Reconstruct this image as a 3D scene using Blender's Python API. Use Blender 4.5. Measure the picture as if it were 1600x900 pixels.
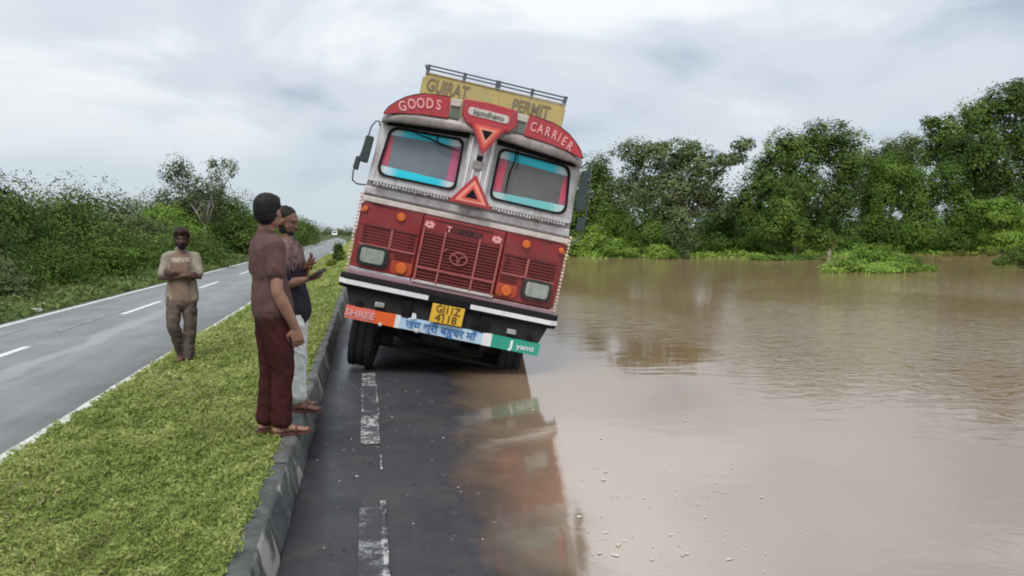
import bpy, bmesh, math, random
import numpy as np
from mathutils import Vector, Matrix

for o in list(bpy.data.objects):
    bpy.data.objects.remove(o)
SC = bpy.context.scene
COL = SC.collection
RAD = math.radians
random.seed(7)

# ------------------------------------------------------------------ camera
FPX = 1200.0          # focal length in pixels of the 1600 px wide photograph
EYE = 1.75
PITCH = math.atan(88 / FPX)
_d = Vector((-230 / FPX, 88 / FPX, 1.0)).normalized()
_up = Vector((0, math.cos(PITCH), -math.sin(PITCH)))
_fwd = (_d - _up * _d.dot(_up)).normalized()
_right = _up.cross(_fwd)
CAM = np.array([list(_right), list(_fwd), list(_up)])     # rows: world axes in camera coordinates (x right, y up, z forward)
cam_data = bpy.data.cameras.new('camera')
cam = bpy.data.objects.new('camera', cam_data)
COL.objects.link(cam)
cx_, cy_, cz_ = CAM[:, 0], CAM[:, 1], -CAM[:, 2]
cam.matrix_world = Matrix(((cx_[0], cy_[0], cz_[0], 0), (cx_[1], cy_[1], cz_[1], 0), (cx_[2], cy_[2], cz_[2], EYE), (0, 0, 0, 1)))
cam_data.sensor_width = 36.0
cam_data.lens = FPX / 1600 * 36.0
cam_data.clip_start = 0.05
cam_data.clip_end = 5000
SC.camera = cam


def ray(px, py):
    return CAM @ np.array([(px - 800) / FPX, (450 - py) / FPX, 1.0])


def on_ground(px, py, z=0.0):
    r = ray(px, py)
    t = (z - EYE) / r[2]
    return np.array([r[0] * t, r[1] * t, z])


def at(px, py, y):
    r = ray(px, py)
    t = y / r[1]
    return np.array([r[0] * t, y, EYE + r[2] * t])


# ------------------------------------------------------------------ sky, sun, exposure
SUN_EL, SUN_AZ = RAD(58), RAD(200)      # high sun behind a thick overcast, slightly behind the camera
world = bpy.data.worlds.new('World')
SC.world = world
world.use_nodes = True
wn, wl = world.node_tree.nodes, world.node_tree.links
wn.clear()
w_out = wn.new('ShaderNodeOutputWorld')
w_sky = wn.new('ShaderNodeTexSky')
w_sky.sky_type = 'NISHITA'
w_sky.sun_disc = False
w_sky.sun_elevation = SUN_EL
w_sky.sun_rotation = SUN_AZ
w_bg1 = wn.new('ShaderNodeBackground')
w_bg1.inputs['Strength'].default_value = 0.10
wl.new(w_sky.outputs[0], w_bg1.inputs['Color'])
w_tc = wn.new('ShaderNodeTexCoord')
w_map = wn.new('ShaderNodeMapping')
w_map.inputs['Scale'].default_value = (1.0, 1.0, 2.6)
w_map.inputs['Location'].default_value = (0.35, 0.1, 0.45)
wl.new(w_tc.outputs['Generated'], w_map.inputs['Vector'])
w_n1 = wn.new('ShaderNodeTexNoise')
w_n1.inputs['Scale'].default_value = 2.3
w_n1.inputs['Detail'].default_value = 5.0
w_n1.inputs['Roughness'].default_value = 0.5
w_n1.inputs['Distortion'].default_value = 0.35
wl.new(w_map.outputs[0], w_n1.inputs['Vector'])
w_r1 = wn.new('ShaderNodeValToRGB')
w_r1.color_ramp.interpolation = 'EASE'
e = w_r1.color_ramp.elements
e[0].position = 0.38
e[0].color = (0.39, 0.46, 0.55, 1)
e[1].position = 0.63
e[1].color = (0.80, 0.82, 0.84, 1)
m_ = e.new(0.5)
m_.color = (0.59, 0.65, 0.71, 1)
wl.new(w_n1.outputs['Fac'], w_r1.inputs['Fac'])
# the cloud sheet thins to an even pale blue-grey towards the horizon
w_sep = wn.new('ShaderNodeSeparateXYZ')
wl.new(w_tc.outputs['Generated'], w_sep.inputs[0])
w_hz = wn.new('ShaderNodeMapRange')
w_hz.inputs['From Min'].default_value = 0.02
w_hz.inputs['From Max'].default_value = 0.16
wl.new(w_sep.outputs['Z'], w_hz.inputs['Value'])
w_mixh = wn.new('ShaderNodeMix')
w_mixh.data_type = 'RGBA'
w_mixh.inputs[6].default_value = (0.57, 0.655, 0.715, 1)
wl.new(w_hz.outputs[0], w_mixh.inputs[0])
wl.new(w_r1.outputs[0], w_mixh.inputs[7])
w_bg2 = wn.new('ShaderNodeBackground')
w_bg2.inputs['Strength'].default_value = 1.0
wl.new(w_mixh.outputs[2], w_bg2.inputs['Color'])
w_cie = wn.new('ShaderNodeMapRange')       # an overcast sheet brightens evenly with height
w_cie.inputs['To Min'].default_value = 0.97
w_cie.inputs['To Max'].default_value = 1.6
wl.new(w_sep.outputs['Z'], w_cie.inputs['Value'])
wl.new(w_cie.outputs[0], w_bg2.inputs['Strength'])
w_mix = wn.new('ShaderNodeMixShader')
w_mix.inputs['Fac'].default_value = 0.93
wl.new(w_bg1.outputs[0], w_mix.inputs[1])
wl.new(w_bg2.outputs[0], w_mix.inputs[2])
wl.new(w_mix.outputs[0], w_out.inputs['Surface'])

sun_data = bpy.data.lights.new('sun', 'SUN')
sun_data.energy = 2.2
sun_data.angle = RAD(25)
sun_data.color = (1.0, 0.965, 0.91)
sun = bpy.data.objects.new('sun', sun_data)
COL.objects.link(sun)
sun.rotation_euler = Vector((math.sin(SUN_AZ) * math.cos(SUN_EL), math.cos(SUN_AZ) * math.cos(SUN_EL), math.sin(SUN_EL))).to_track_quat('Z', 'Y').to_euler()

vs = SC.view_settings
vs.view_transform = 'Standard'
vs.look = 'None'
vs.exposure = 0.12
vs.gamma = 1.0
SC.render.engine = 'CYCLES'
SC.cycles.use_denoising = True
SC.cycles.max_bounces = 6
SC.cycles.transparent_max_bounces = 12
SC.cycles.pixel_filter_type = 'BLACKMAN_HARRIS'
SC.cycles.filter_width = 1.9      # a soft phone-video frame


# ------------------------------------------------------------------ materials
class NT:
    """small node-graph helper"""
    def __init__(self, name):
        self.m = bpy.data.materials.new(name)
        self.m.use_nodes = True
        self.n, self.l = self.m.node_tree.nodes, self.m.node_tree.links
        self.b = self.n['Principled BSDF']
        self.out = self.n['Material Output']

    def node(self, t, **kw):
        o = self.n.new(t)
        for k, v in kw.items():
            setattr(o, k, v)
        return o

    def link(self, a, b):
        self.l.new(a, b)

    def coords(self, kind='Object', scale=(1, 1, 1)):
        tc = self.node('ShaderNodeTexCoord')
        mp = self.node('ShaderNodeMapping')
        mp.inputs['Scale'].default_value = scale
        self.link(tc.outputs[kind], mp.inputs['Vector'])
        return mp.outputs[0]

    def noise(self, vec, scale, detail=4, rough=0.55, dist=0.0):
        o = self.node('ShaderNodeTexNoise')
        o.inputs['Scale'].default_value = scale
        o.inputs['Detail'].default_value = detail
        o.inputs['Roughness'].default_value = rough
        o.inputs['Distortion'].default_value = dist
        if vec is not None:
            self.link(vec, o.inputs['Vector'])
        return o.outputs['Fac']

    def ramp(self, fac, stops):
        o = self.node('ShaderNodeValToRGB')
        el = o.color_ramp.elements
        while len(el) > 1:
            el.remove(el[-1])
        for i, (p, c) in enumerate(stops):
            if i == 0:
                el[0].position = p
                k = el[0]
            else:
                k = el.new(p)
            k.color = (*c, 1) if len(c) == 3 else c
        self.link(fac, o.inputs['Fac'])
        return o.outputs['Color']

    def rng(self, v, a, b, c=0.0, d=1.0):
        o = self.node('ShaderNodeMapRange')
        o.inputs['From Min'].default_value = a
        o.inputs['From Max'].default_value = b
        o.inputs['To Min'].default_value = c
        o.inputs['To Max'].default_value = d
        self.link(v, o.inputs['Value'])
        return o.outputs[0]

    def math(self, op, a, b=0.0):
        o = self.node('ShaderNodeMath', operation=op)
        for i, v in enumerate((a, b)):
            if isinstance(v, (int, float)):
                o.inputs[i].default_value = v
            else:
                self.link(v, o.inputs[i])
        return o.outputs[0]

    def mix(self, fac, a, b, mode='MIX'):
        o = self.node('ShaderNodeMix', data_type='RGBA', blend_type=mode)
        for i, v in ((0, fac), (6, a), (7, b)):
            if isinstance(v, (int, float)):
                o.inputs[i].default_value = v
            elif isinstance(v, tuple):
                o.inputs[i].default_value = (*v, 1)
            else:
                self.link(v, o.inputs[i])
        return o.outputs[2]

    def bump(self, h, strength=0.3, dist=0.02):
        o = self.node('ShaderNodeBump')
        o.inputs['Strength'].default_value = strength
        o.inputs['Distance'].default_value = dist
        self.link(h, o.inputs['Height'])
        self.link(o.outputs[0], self.b.inputs['Normal'])
        return o.outputs[0]

    def set(self, **kw):
        names = {'color': 'Base Color', 'rough': 'Roughness', 'metal': 'Metallic', 'spec': 'Specular IOR Level', 'coat': 'Coat Weight', 'ior': 'IOR'}
        for k, v in kw.items():
            s = self.b.inputs[names[k]]
            if isinstance(v, tuple):
                s.default_value = (*v, 1)
            elif isinstance(v, (int, float)):
                s.default_value = v
            else:
                self.link(v, s)
        return self


def paint(name, col, rough=0.45, dirt=0.35, dirt_col=(0.10, 0.085, 0.07), scale=7.0, metal=0.0, spec=0.5, streak=False):
    """a surface colour with blotchy grime, worn spots and fine relief"""
    t = NT(name)
    v = t.coords('Object', (1, 1, 0.35) if streak else (1, 1, 1))
    n1 = t.noise(v, scale, 6, 0.65, 0.4)
    n2 = t.noise(v, scale * 6, 3, 0.6)
    f = t.rng(n1, 0.42, 0.78, 0.0, dirt)
    c = t.mix(f, col, dirt_col)
    c = t.mix(t.rng(n2, 0.35, 0.7, 0.0, 0.25), c, tuple(min(1.0, x * 1.35 + 0.02) for x in col))
    st = t.noise(t.coords('Object', (13, 13, 0.9)), 1.0, 4, 0.65, 0.3)
    c = t.mix(t.rng(st, 0.54, 0.76, 0, min(0.75, dirt * 1.1)), c, dirt_col)
    chip = t.noise(v, 34, 4, 0.75, 0.5)
    c = t.mix(t.rng(chip, 0.655, 0.69, 0, min(0.8, dirt * 1.2)), c, tuple(x * 0.5 + 0.05 for x in dirt_col))
    t.set(color=c, rough=t.rng(n1, 0.3, 0.7, max(0.05, rough - 0.12), min(1, rough + 0.2)), metal=metal, spec=spec)
    t.bump(n2, 0.12, 0.004)
    return t.m


M = {}
M['red'] = paint('truck red paint', (0.235, 0.018, 0.020), 0.42, 0.75, (0.12, 0.045, 0.035), 3.2)
M['red_dark'] = paint('grille dark red', (0.085, 0.006, 0.008), 0.6, 0.3, (0.03, 0.015, 0.012), 8)
M['red_slat'] = paint('slat red', (0.19, 0.018, 0.018), 0.5, 0.5, (0.07, 0.03, 0.025), 12)
M['red_line'] = paint('worn pinkish red edge', (0.36, 0.10, 0.09), 0.55, 0.4, (0.14, 0.04, 0.035), 9)
M['red_bright'] = paint('bright red sign', (0.42, 0.035, 0.045), 0.45, 0.6, (0.20, 0.05, 0.06), 4)
M['coral'] = paint('reflective coral red', (0.66, 0.105, 0.075), 0.4, 0.3, (0.42, 0.07, 0.06), 8)
M['coral_light'] = paint('pale coral reflector', (0.80, 0.27, 0.20), 0.4, 0.2, (0.55, 0.12, 0.10), 8)
M['cream'] = paint('dirty cream belt', (0.56, 0.50, 0.46), 0.5, 0.6, (0.22, 0.19, 0.17), 9)
M['greywhite'] = paint('weathered silver white', (0.50, 0.485, 0.49), 0.45, 0.9, (0.20, 0.155, 0.15), 4.5)
M['visor'] = paint('brown grey metal visor', (0.30, 0.26, 0.25), 0.40, 0.9, (0.055, 0.036, 0.030), 3, metal=0.2)
M['purple'] = paint('mauve grey trim', (0.32, 0.20, 0.22), 0.5, 0.4, (0.16, 0.10, 0.11), 10)
M['black'] = paint('black metal', (0.007, 0.006, 0.008), 0.75, 0.3, (0.025, 0.02, 0.018), 8, spec=0.15)
M['under'] = paint('greasy underbody', (0.012, 0.011, 0.011), 0.8, 0.4, (0.03, 0.026, 0.02), 8)
M['white'] = paint('white paint', (0.72, 0.71, 0.73), 0.45, 0.4, (0.40, 0.38, 0.38), 14)
M['yellow'] = paint('yellow plate', (0.72, 0.43, 0.035), 0.4, 0.25, (0.5, 0.27, 0.03), 14)
M['board'] = paint('mustard board', (0.45, 0.35, 0.125), 0.6, 0.7, (0.29, 0.25, 0.17), 3.2)
M['tan'] = paint('tan board', (0.36, 0.32, 0.20), 0.6, 0.5, (0.2, 0.18, 0.13), 5)
M['orange'] = paint('orange paint', (0.75, 0.12, 0.02), 0.42, 0.25, (0.5, 0.08, 0.03), 9)
M['salmon'] = paint('salmon orange paint', (0.66, 0.13, 0.09), 0.42, 0.35, (0.8, 0.35, 0.28), 7)
M['amber'] = paint('amber lamp lens', (0.60, 0.13, 0.02), 0.25, 0.2, (0.35, 0.06, 0.02), 20)
M['rust_orange'] = paint('orange red panel', (0.38, 0.055, 0.02), 0.45, 0.3, (0.22, 0.03, 0.02), 9)
M['lightblue'] = paint('pale blue board', (0.42, 0.56, 0.70), 0.45, 0.35, (0.60, 0.64, 0.68), 9)
M['bluetext'] = paint('blue lettering', (0.045, 0.16, 0.36), 0.5, 0.2, (0.08, 0.2, 0.4), 20)
M['green'] = paint('green paint', (0.015, 0.29, 0.20), 0.42, 0.3, (0.04, 0.2, 0.15), 8)
M['pinktext'] = paint('faded pink lettering', (0.72, 0.33, 0.33), 0.5, 0.3, (0.5, 0.16, 0.17), 16)
M['browntext'] = paint('faded brown lettering', (0.17, 0.135, 0.085), 0.6, 0.4, (0.32, 0.27, 0.15), 16)
M['darktext'] = paint('dark lettering', (0.16, 0.07, 0.01), 0.5, 0.2, (0.1, 0.05, 0.02), 16)
M['greytext'] = paint('grey lettering', (0.12, 0.13, 0.11), 0.5, 0.2, (0.2, 0.2, 0.16), 16)
M['lamp'] = paint('headlamp glass', (0.34, 0.36, 0.33), 0.12, 0.75, (0.12, 0.13, 0.12), 14, spec=0.8)
M['lamp_rim'] = paint('headlamp rim', (0.02, 0.02, 0.02), 0.4, 0.2)
M['rail'] = paint('blue grey rail', (0.075, 0.085, 0.12), 0.4, 0.4, (0.05, 0.04, 0.04), 12)
M['tyre'] = paint('tyre rubber', (0.014, 0.014, 0.014), 0.85, 0.6, (0.045, 0.038, 0.03), 6)
M['rim'] = paint('wheel rim', (0.10, 0.09, 0.085), 0.6, 0.5, (0.05, 0.04, 0.03), 9)
M['wood'] = paint('cargo planks', (0.16, 0.10, 0.06), 0.75, 0.5, (0.07, 0.05, 0.04), 6)
M['mirror'] = paint('mirror back', (0.03, 0.045, 0.045), 0.35, 0.25, (0.06, 0.07, 0.07), 8)
M['bead'] = paint('pink white beads', (0.72, 0.50, 0.45), 0.5, 0.3, (0.45, 0.16, 0.14), 30)
M['phone'] = paint('phone', (0.01, 0.01, 0.012), 0.6, 0.1, spec=0.2)
M['vehicle_white'] = paint('far white paint', (0.75, 0.76, 0.78), 0.4, 0.2)
M['glass_dark'] = paint('far dark glass', (0.03, 0.035, 0.04), 0.1, 0.1)
M['stone_white'] = paint('pale stone', (0.45, 0.43, 0.40), 0.85, 0.5, (0.25, 0.23, 0.2), 8)
M['twig'] = paint('bark', (0.10, 0.082, 0.062), 0.9, 0.5, (0.05, 0.04, 0.03), 6, streak=True)
M['bark_pale'] = paint('pale bark', (0.30, 0.27, 0.23), 0.9, 0.5, (0.13, 0.11, 0.09), 6, streak=True)


def pane_mat(name, col):
    t = NT(name)
    v = t.coords('Object')
    n = t.noise(v, 2.2, 4, 0.5)
    t.set(color=t.mix(t.rng(n, 0.35, 0.7), col, tuple(c * 0.72 for c in col)), rough=0.22, spec=0.6)
    return t.m


M['pane_left'] = pane_mat('blue grey windscreen', (0.155, 0.185, 0.215))
M['pane_right'] = pane_mat('brown grey windscreen', (0.125, 0.125, 0.118))


def film_mat(name, c0, c1, axis='X', span=(0.0, 1.0)):
    """windscreen film: coloured in the middle and bleached pale at its ends"""
    t = NT(name)
    tc = t.node('ShaderNodeTexCoord')
    sp = t.node('ShaderNodeSeparateXYZ')
    t.link(tc.outputs['Generated'], sp.inputs[0])
    n = t.noise(tc.outputs['Object'], 5, 3)
    x = t.math('ADD', sp.outputs[axis], t.rng(n, 0.3, 0.7, -0.05, 0.05))
    c = t.ramp(x, [(0.04, c1), (0.22, c0), (0.78, c0), (0.95, c1)])
    t.set(color=c, rough=0.35)
    return t.m


M['film_cyan'] = film_mat('cyan film', (0.012, 0.52, 0.66), (0.56, 0.62, 0.64))
M['film_cyan_pale'] = film_mat('pale cyan film', (0.16, 0.46, 0.46), (0.52, 0.60, 0.60))
M['film_red'] = film_mat('red film', (0.50, 0.07, 0.11), (0.44, 0.10, 0.16), 'Z')
M['film_pink'] = film_mat('pink film', (0.44, 0.095, 0.19), (0.42, 0.12, 0.2), 'Z')


def leaf_mat(name, dark, mid, light, rough=0.55, trans=0.24):
    t = NT(name)
    at_ = t.node('ShaderNodeAttribute', attribute_name='tint')
    c = t.ramp(at_.outputs['Fac'], [(0.0, dark), (0.5, mid), (1.0, light)])
    t.set(color=c, rough=rough, spec=0.12)
    tr = t.node('ShaderNodeBsdfTranslucent')
    t.link(c, tr.inputs['Color'])
    ms = t.node('ShaderNodeMixShader')
    ms.inputs[0].default_value = trans
    t.link(t.b.outputs[0], ms.inputs[1])
    t.link(tr.outputs[0], ms.inputs[2])
    t.link(ms.outputs[0], t.out.inputs['Surface'])
    return t.m


M['leaf_dark'] = leaf_mat('dark evergreen leaves', (0.032, 0.056, 0.012), (0.080, 0.130, 0.026), (0.19, 0.27, 0.06))
M['leaf_mid'] = leaf_mat('green leaves', (0.040, 0.070, 0.013), (0.100, 0.165, 0.028), (0.22, 0.31, 0.065))
M['leaf_vine'] = leaf_mat('creeper leaves', (0.034, 0.068, 0.012), (0.085, 0.158, 0.025), (0.18, 0.28, 0.05))
M['leaf_bright'] = leaf_mat('bright green leaves', (0.085, 0.16, 0.022), (0.19, 0.31, 0.045), (0.33, 0.46, 0.10))
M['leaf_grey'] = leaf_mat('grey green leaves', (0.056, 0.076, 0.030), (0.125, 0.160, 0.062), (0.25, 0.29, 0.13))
M['leaf_yellow'] = leaf_mat('yellowing leaves', (0.07, 0.095, 0.02), (0.17, 0.19, 0.03), (0.30, 0.28, 0.05))
M['grass'] = leaf_mat('median ground cover', (0.082, 0.108, 0.026), (0.235, 0.290, 0.074), (0.47, 0.49, 0.185), 0.7, 0.3)
M['verge'] = leaf_mat('verge grass', (0.065, 0.10, 0.03), (0.13, 0.18, 0.055), (0.22, 0.27, 0.10), 0.7, 0.3)
M['dry'] = leaf_mat('dry stems', (0.14, 0.12, 0.06), (0.25, 0.21, 0.11), (0.38, 0.33, 0.2), 0.8, 0.2)


def asphalt(name, base, wet, streak=None):
    t = NT(name)
    v = t.coords('Object')
    fine = t.noise(v, 90, 3, 0.7)
    blot = t.noise(v, 0.9, 5, 0.6, 0.6)
    long_ = t.noise(t.coords('Object', (1.6, 0.12, 1)), 1.3, 4, 0.6)
    c = t.mix(t.rng(blot, 0.35, 0.7), tuple(x * 0.72 for x in base), tuple(x * 1.2 for x in base))
    c = t.mix(t.rng(long_, 0.45, 0.75, 0, 0.5), c, tuple(x * 1.6 for x in base))
    c = t.mix(t.rng(fine, 0.40, 0.72, 0, 0.45), c, tuple(x * 2.1 + 0.01 for x in base))
    if streak:
        x0, w, y0, y1 = streak
        tc = t.node('ShaderNodeTexCoord')
        sp = t.node('ShaderNodeSeparateXYZ')
        t.link(tc.outputs['Object'], sp.inputs[0])
        wob = t.rng(t.noise(t.coords('Object', (0.2, 0.35, 1)), 1.0, 3), 0.3, 0.7, -0.16, 0.16)
        d = t.math('ABSOLUTE', t.math('SUBTRACT', t.math('ADD', sp.outputs['X'], wob), x0))
        wid = t.rng(t.noise(t.coords('Object', (0.1, 0.25, 1)), 1.0, 2), 0.35, 0.65, w * 0.5, w * 1.6)
        k = t.rng(t.math('DIVIDE', d, wid), 0.55, 1.15, 1.0, 0.0)
        ky = t.math('MULTIPLY', t.rng(sp.outputs['Y'], y0, y0 + 2.5, 0, 1), t.rng(sp.outputs['Y'], y1 - 5, y1, 1, 0))
        k = t.math('MULTIPLY', t.math('MULTIPLY', k, ky), t.rng(fine, 0.2, 0.8, 0.35, 0.75))
        c = t.mix(k, c, (0.34, 0.34, 0.345))
    if wet:
        mudn = t.noise(v, 1.7, 6, 0.7, 1.0)
        c = t.mix(t.rng(mudn, 0.50, 0.72, 0, 0.55), c, (0.085, 0.066, 0.050))
        c = t.mix(t.rng(t.noise(v, 14, 5, 0.75), 0.60, 0.68, 0, 0.5), c, (0.09, 0.085, 0.08))
        r = t.rng(t.noise(v, 0.55, 4, 0.6, 0.8), 0.38, 0.62, 0.38, 0.75)
    else:
        r = t.rng(blot, 0.3, 0.7, 0.62, 0.85)
    t.set(color=c, rough=r, spec=0.32 if wet else 0.4)
    t.bump(fine, 0.35 if wet else 0.3, 0.004)
    return t.m


M['asphalt_left'] = asphalt('dry asphalt', (0.185, 0.185, 0.186), False, (-4.33, 0.17, 3.0, 21.0))
M['asphalt_wet'] = asphalt('wet asphalt', (0.030, 0.031, 0.036), True)


def marking_mat(name, col, under, wear, edges=None):
    """road paint worn through to the asphalt"""
    t = NT(name)
    v = t.coords('Object')
    n = t.noise(v, 5.5, 6, 0.75, 0.6)
    n2 = t.noise(v, 38, 4, 0.7)
    s = t.math('ADD', t.math('MULTIPLY', n, 0.65), t.math('MULTIPLY', n2, 0.35))
    f = t.rng(s, wear - 0.05, wear + 0.05)
    t.set(color=t.mix(f, col, under), rough=0.6)
    t.bump(n2, 0.2, 0.003)
    return t.m


M['line_left'] = marking_mat('edge line paint', (0.62, 0.62, 0.60), (0.25, 0.25, 0.24), 0.57)
M['line_kerb'] = marking_mat('median edge band', (0.60, 0.60, 0.54), (0.26, 0.26, 0.20), 0.53)
M['line_faint'] = marking_mat('faded lane paint', (0.26, 0.27, 0.27), (0.13, 0.13, 0.135), 0.52)
M['line_dash'] = marking_mat('lane dash paint', (0.66, 0.66, 0.66), (0.3, 0.3, 0.3), 0.62)
M['line_wet'] = marking_mat('worn wet paint', (0.46, 0.45, 0.43), (0.035, 0.035, 0.04), 0.47)
M['line_gone'] = marking_mat('mostly worn paint', (0.26, 0.26, 0.26), (0.035, 0.035, 0.04), 0.43)


def kerb_mat():
    t = NT('dirty concrete kerb')
    geo = t.node('ShaderNodeTexCoord')
    v = geo.outputs['Object']
    oi = t.node('ShaderNodeObjectInfo')
    add = t.node('ShaderNodeVectorMath', operation='ADD')
    sc = t.node('ShaderNodeVectorMath', operation='SCALE')
    sc.inputs['Scale'].default_value = 37.0
    cmb = t.node('ShaderNodeCombineXYZ')
    for i in range(3):
        t.link(oi.outputs['Random'], cmb.inputs[i])
    t.link(cmb.outputs[0], sc.inputs[0])
    t.link(v, add.inputs[0])
    t.link(sc.outputs[0], add.inputs[1])
    p = add.outputs[0]
    n1 = t.noise(p, 2.6, 6, 0.7, 0.9)
    n2 = t.noise(p, 22, 5, 0.7)
    n3 = t.noise(p, 1.1, 4, 0.7, 1.2)
    c = t.ramp(n1, [(0.30, (0.022, 0.023, 0.023)), (0.48, (0.058, 0.060, 0.058)), (0.64, (0.115, 0.117, 0.11)), (0.80, (0.21, 0.205, 0.185))])
    sp = t.node('ShaderNodeSeparateXYZ')
    nrm = t.node('ShaderNodeNewGeometry')
    t.link(nrm.outputs['Normal'], sp.inputs[0])
    face = t.rng(sp.outputs['X'], 0.35, 0.8)       # flaking whitewash is left on the road-side face only
    k = t.math('MULTIPLY', face, t.rng(n3, 0.52, 0.60, 0, 0.8))
    c = t.mix(k, c, (0.42, 0.38, 0.35))
    c = t.mix(t.rng(n2, 0.5, 0.75, 0, 0.3), c, (0.20, 0.20, 0.18))
    t.set(color=c, rough=0.7)
    t.bump(n2, 0.5, 0.01)
    return t.m


M['kerb'] = kerb_mat()


def soil_mat(name, a, b, scale=3.0):
    t = NT(name)
    v = t.coords('Object')
    n = t.noise(v, scale, 6, 0.65)
    n2 = t.noise(v, scale * 12, 4, 0.7)
    c = t.mix(t.rng(n, 0.35, 0.68), a, b)
    c = t.mix(t.rng(n2, 0.4, 0.7, 0, 0.5), c, tuple(x * 1.5 for x in b))
    t.set(color=c, rough=0.95, spec=0.1)
    t.bump(n2, 0.6, 0.03)
    return t.m


M['soil'] = soil_mat('green soil', (0.13, 0.13, 0.04), (0.22, 0.25, 0.06))
M['terrain'] = soil_mat('scrubby ground', (0.05, 0.06, 0.025), (0.09, 0.11, 0.04), 1.2)
M['mud'] = soil_mat('mud', (0.09, 0.06, 0.04), (0.15, 0.10, 0.065), 2.0)


def water_mat():
    t = NT('muddy flood water')
    tc = t.node('ShaderNodeTexCoord')
    P = tc.outputs['Object']
    sp = t.node('ShaderNodeSeparateXYZ')
    t.link(P, sp.inputs[0])
    # silt colour
    n = t.noise(P, 0.16, 4, 0.55, 0.5)
    col = t.mix(t.rng(n, 0.3, 0.7), (0.245, 0.155, 0.080), (0.285, 0.195, 0.115))
    col = t.mix(t.rng(sp.outputs['X'], 1.4, 3.2, 1.0, 0.0), col, (0.31, 0.215, 0.14))     # freshly stirred silt beside the road
    # ripples: calm sheets and ruffled patches
    mp = t.node('ShaderNodeMapping')
    mp.inputs['Scale'].default_value = (1.0, 1.5, 1.0)
    t.link(P, mp.inputs['Vector'])
    w1 = t.noise(mp.outputs[0], 3.6, 4, 0.6, 1.0)
    w2 = t.noise(mp.outputs[0], 0.9, 3, 0.5, 0.4)
    patch = t.noise(P, 0.085, 3, 0.5, 0.3)
    far = t.rng(sp.outputs['Y'], 9.0, 22.0, 0.0, 1.0)
    right = t.rng(t.math('SUBTRACT', sp.outputs['X'], t.math('MULTIPLY', sp.outputs['Y'], 0.45)), 0.2, 2.2, 0.0, 1.0)
    right = t.math('MULTIPLY', right, t.rng(sp.outputs['Y'], 17.0, 26.0, 1.0, 0.12))
    right = t.math('MULTIPLY', right, t.rng(sp.outputs['Y'], 6.2, 9.5, 0.10, 1.0))
    # disturbed water just past the right-hand side of the truck
    dx = t.math('SUBTRACT', sp.outputs['X'], 4.9)
    dy = t.math('SUBTRACT', sp.outputs['Y'], 16.0)
    rr = t.math('ADD', t.math('MULTIPLY', dx, dx), t.math('MULTIPLY', t.math('MULTIPLY', dy, dy), 0.12))
    churn = t.rng(rr, 0.6, 4.0, 1.0, 0.0)
    ruff = t.math('MULTIPLY', t.rng(patch, 0.34, 0.55, 0.25, 1.0), t.math('MAXIMUM', t.math('MULTIPLY', far, 0.10), right))
    amp = t.math('ADD', t.math('ADD', t.math('MULTIPLY', ruff, 1.0), 0.012), t.math('MULTIPLY', churn, 0.22))
    h = t.math('ADD', t.math('MULTIPLY', t.math('MULTIPLY', w1, amp), 0.045), t.math('MULTIPLY', w2, 0.005))
    bp = t.node('ShaderNodeBump')
    bp.inputs['Strength'].default_value = 1.0
    bp.inputs['Distance'].default_value = 1.0
    t.link(h, bp.inputs['Height'])
    # fresnel reflection over silt
    fr = t.node('ShaderNodeFresnel')
    fr.inputs['IOR'].default_value = 4.2
    t.link(bp.outputs[0], fr.inputs['Normal'])
    gl = t.node('ShaderNodeBsdfGlossy')
    t.link(t.rng(sp.outputs['X'], 1.9, 3.6, 0.075, 0.022), gl.inputs['Roughness'])
    gl.inputs['Color'].default_value = (1.0, 0.965, 0.945, 1)
    t.link(bp.outputs[0], gl.inputs['Normal'])
    df = t.node('ShaderNodeBsdfDiffuse')
    t.link(col, df.inputs['Color'])
    tr = t.node('ShaderNodeBsdfTransparent')
    tr.inputs['Color'].default_value = (1.0, 1.0, 1.0, 1)
    # the shallow film over the road is clear, deeper water is opaque with silt
    edge = t.math('ADD', sp.outputs['X'], t.rng(t.noise(P, 1.1, 4, 0.6, 0.6), 0.3, 0.7, -0.30, 0.06))
    edge = t.math('SUBTRACT', edge, t.rng(sp.outputs['Y'], 3.8, 8.5, 0.0, 0.36))
    deep = t.rng(edge, 0.38, 1.20, 0.0, 1.0)
    film = t.rng(edge, 0.36, 1.05, 0.02, 1.0)
    deep = t.math('SMOOTH_MIN', deep, 1.0)
    m1 = t.node('ShaderNodeMixShader')
    t.link(deep, m1.inputs[0])
    t.link(tr.outputs[0], m1.inputs[1])
    t.link(df.outputs[0], m1.inputs[2])
    m2 = t.node('ShaderNodeMixShader')
    t.link(t.math('MULTIPLY', t.math('MINIMUM', fr.outputs[0], t.rng(sp.outputs['X'], 1.6, 3.6, 0.54, 0.68)), film), m2.inputs[0])
    t.link(m1.outputs[0], m2.inputs[1])
    t.link(gl.outputs[0], m2.inputs[2])
    t.link(m2.outputs[0], t.out.inputs['Surface'])
    return t.m


M['water'] = water_mat()
M['foam'] = paint('pale flecks', (0.50, 0.46, 0.40), 0.8, 0.3, (0.4, 0.35, 0.3), 9)


# ------------------------------------------------------------------ object helpers
def link(name, me, mat=None, parent=None, label=None, cat=None, group=None, kind=None, smooth=False):
    o = bpy.data.objects.new(name, me)
    COL.objects.link(o)
    if mat is not None and not me.materials:
        for m in (mat if isinstance(mat, (list, tuple)) else [mat]):
            me.materials.append(m)
    if parent is not None:
        o.parent = parent
    if label:
        o['label'] = label
    if cat:
        o['category'] = cat
    if group:
        o['group'] = group
    if kind:
        o['kind'] = kind
    if smooth:
        me.polygons.foreach_set('use_smooth', [True] * len(me.polygons))
    return o


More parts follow.
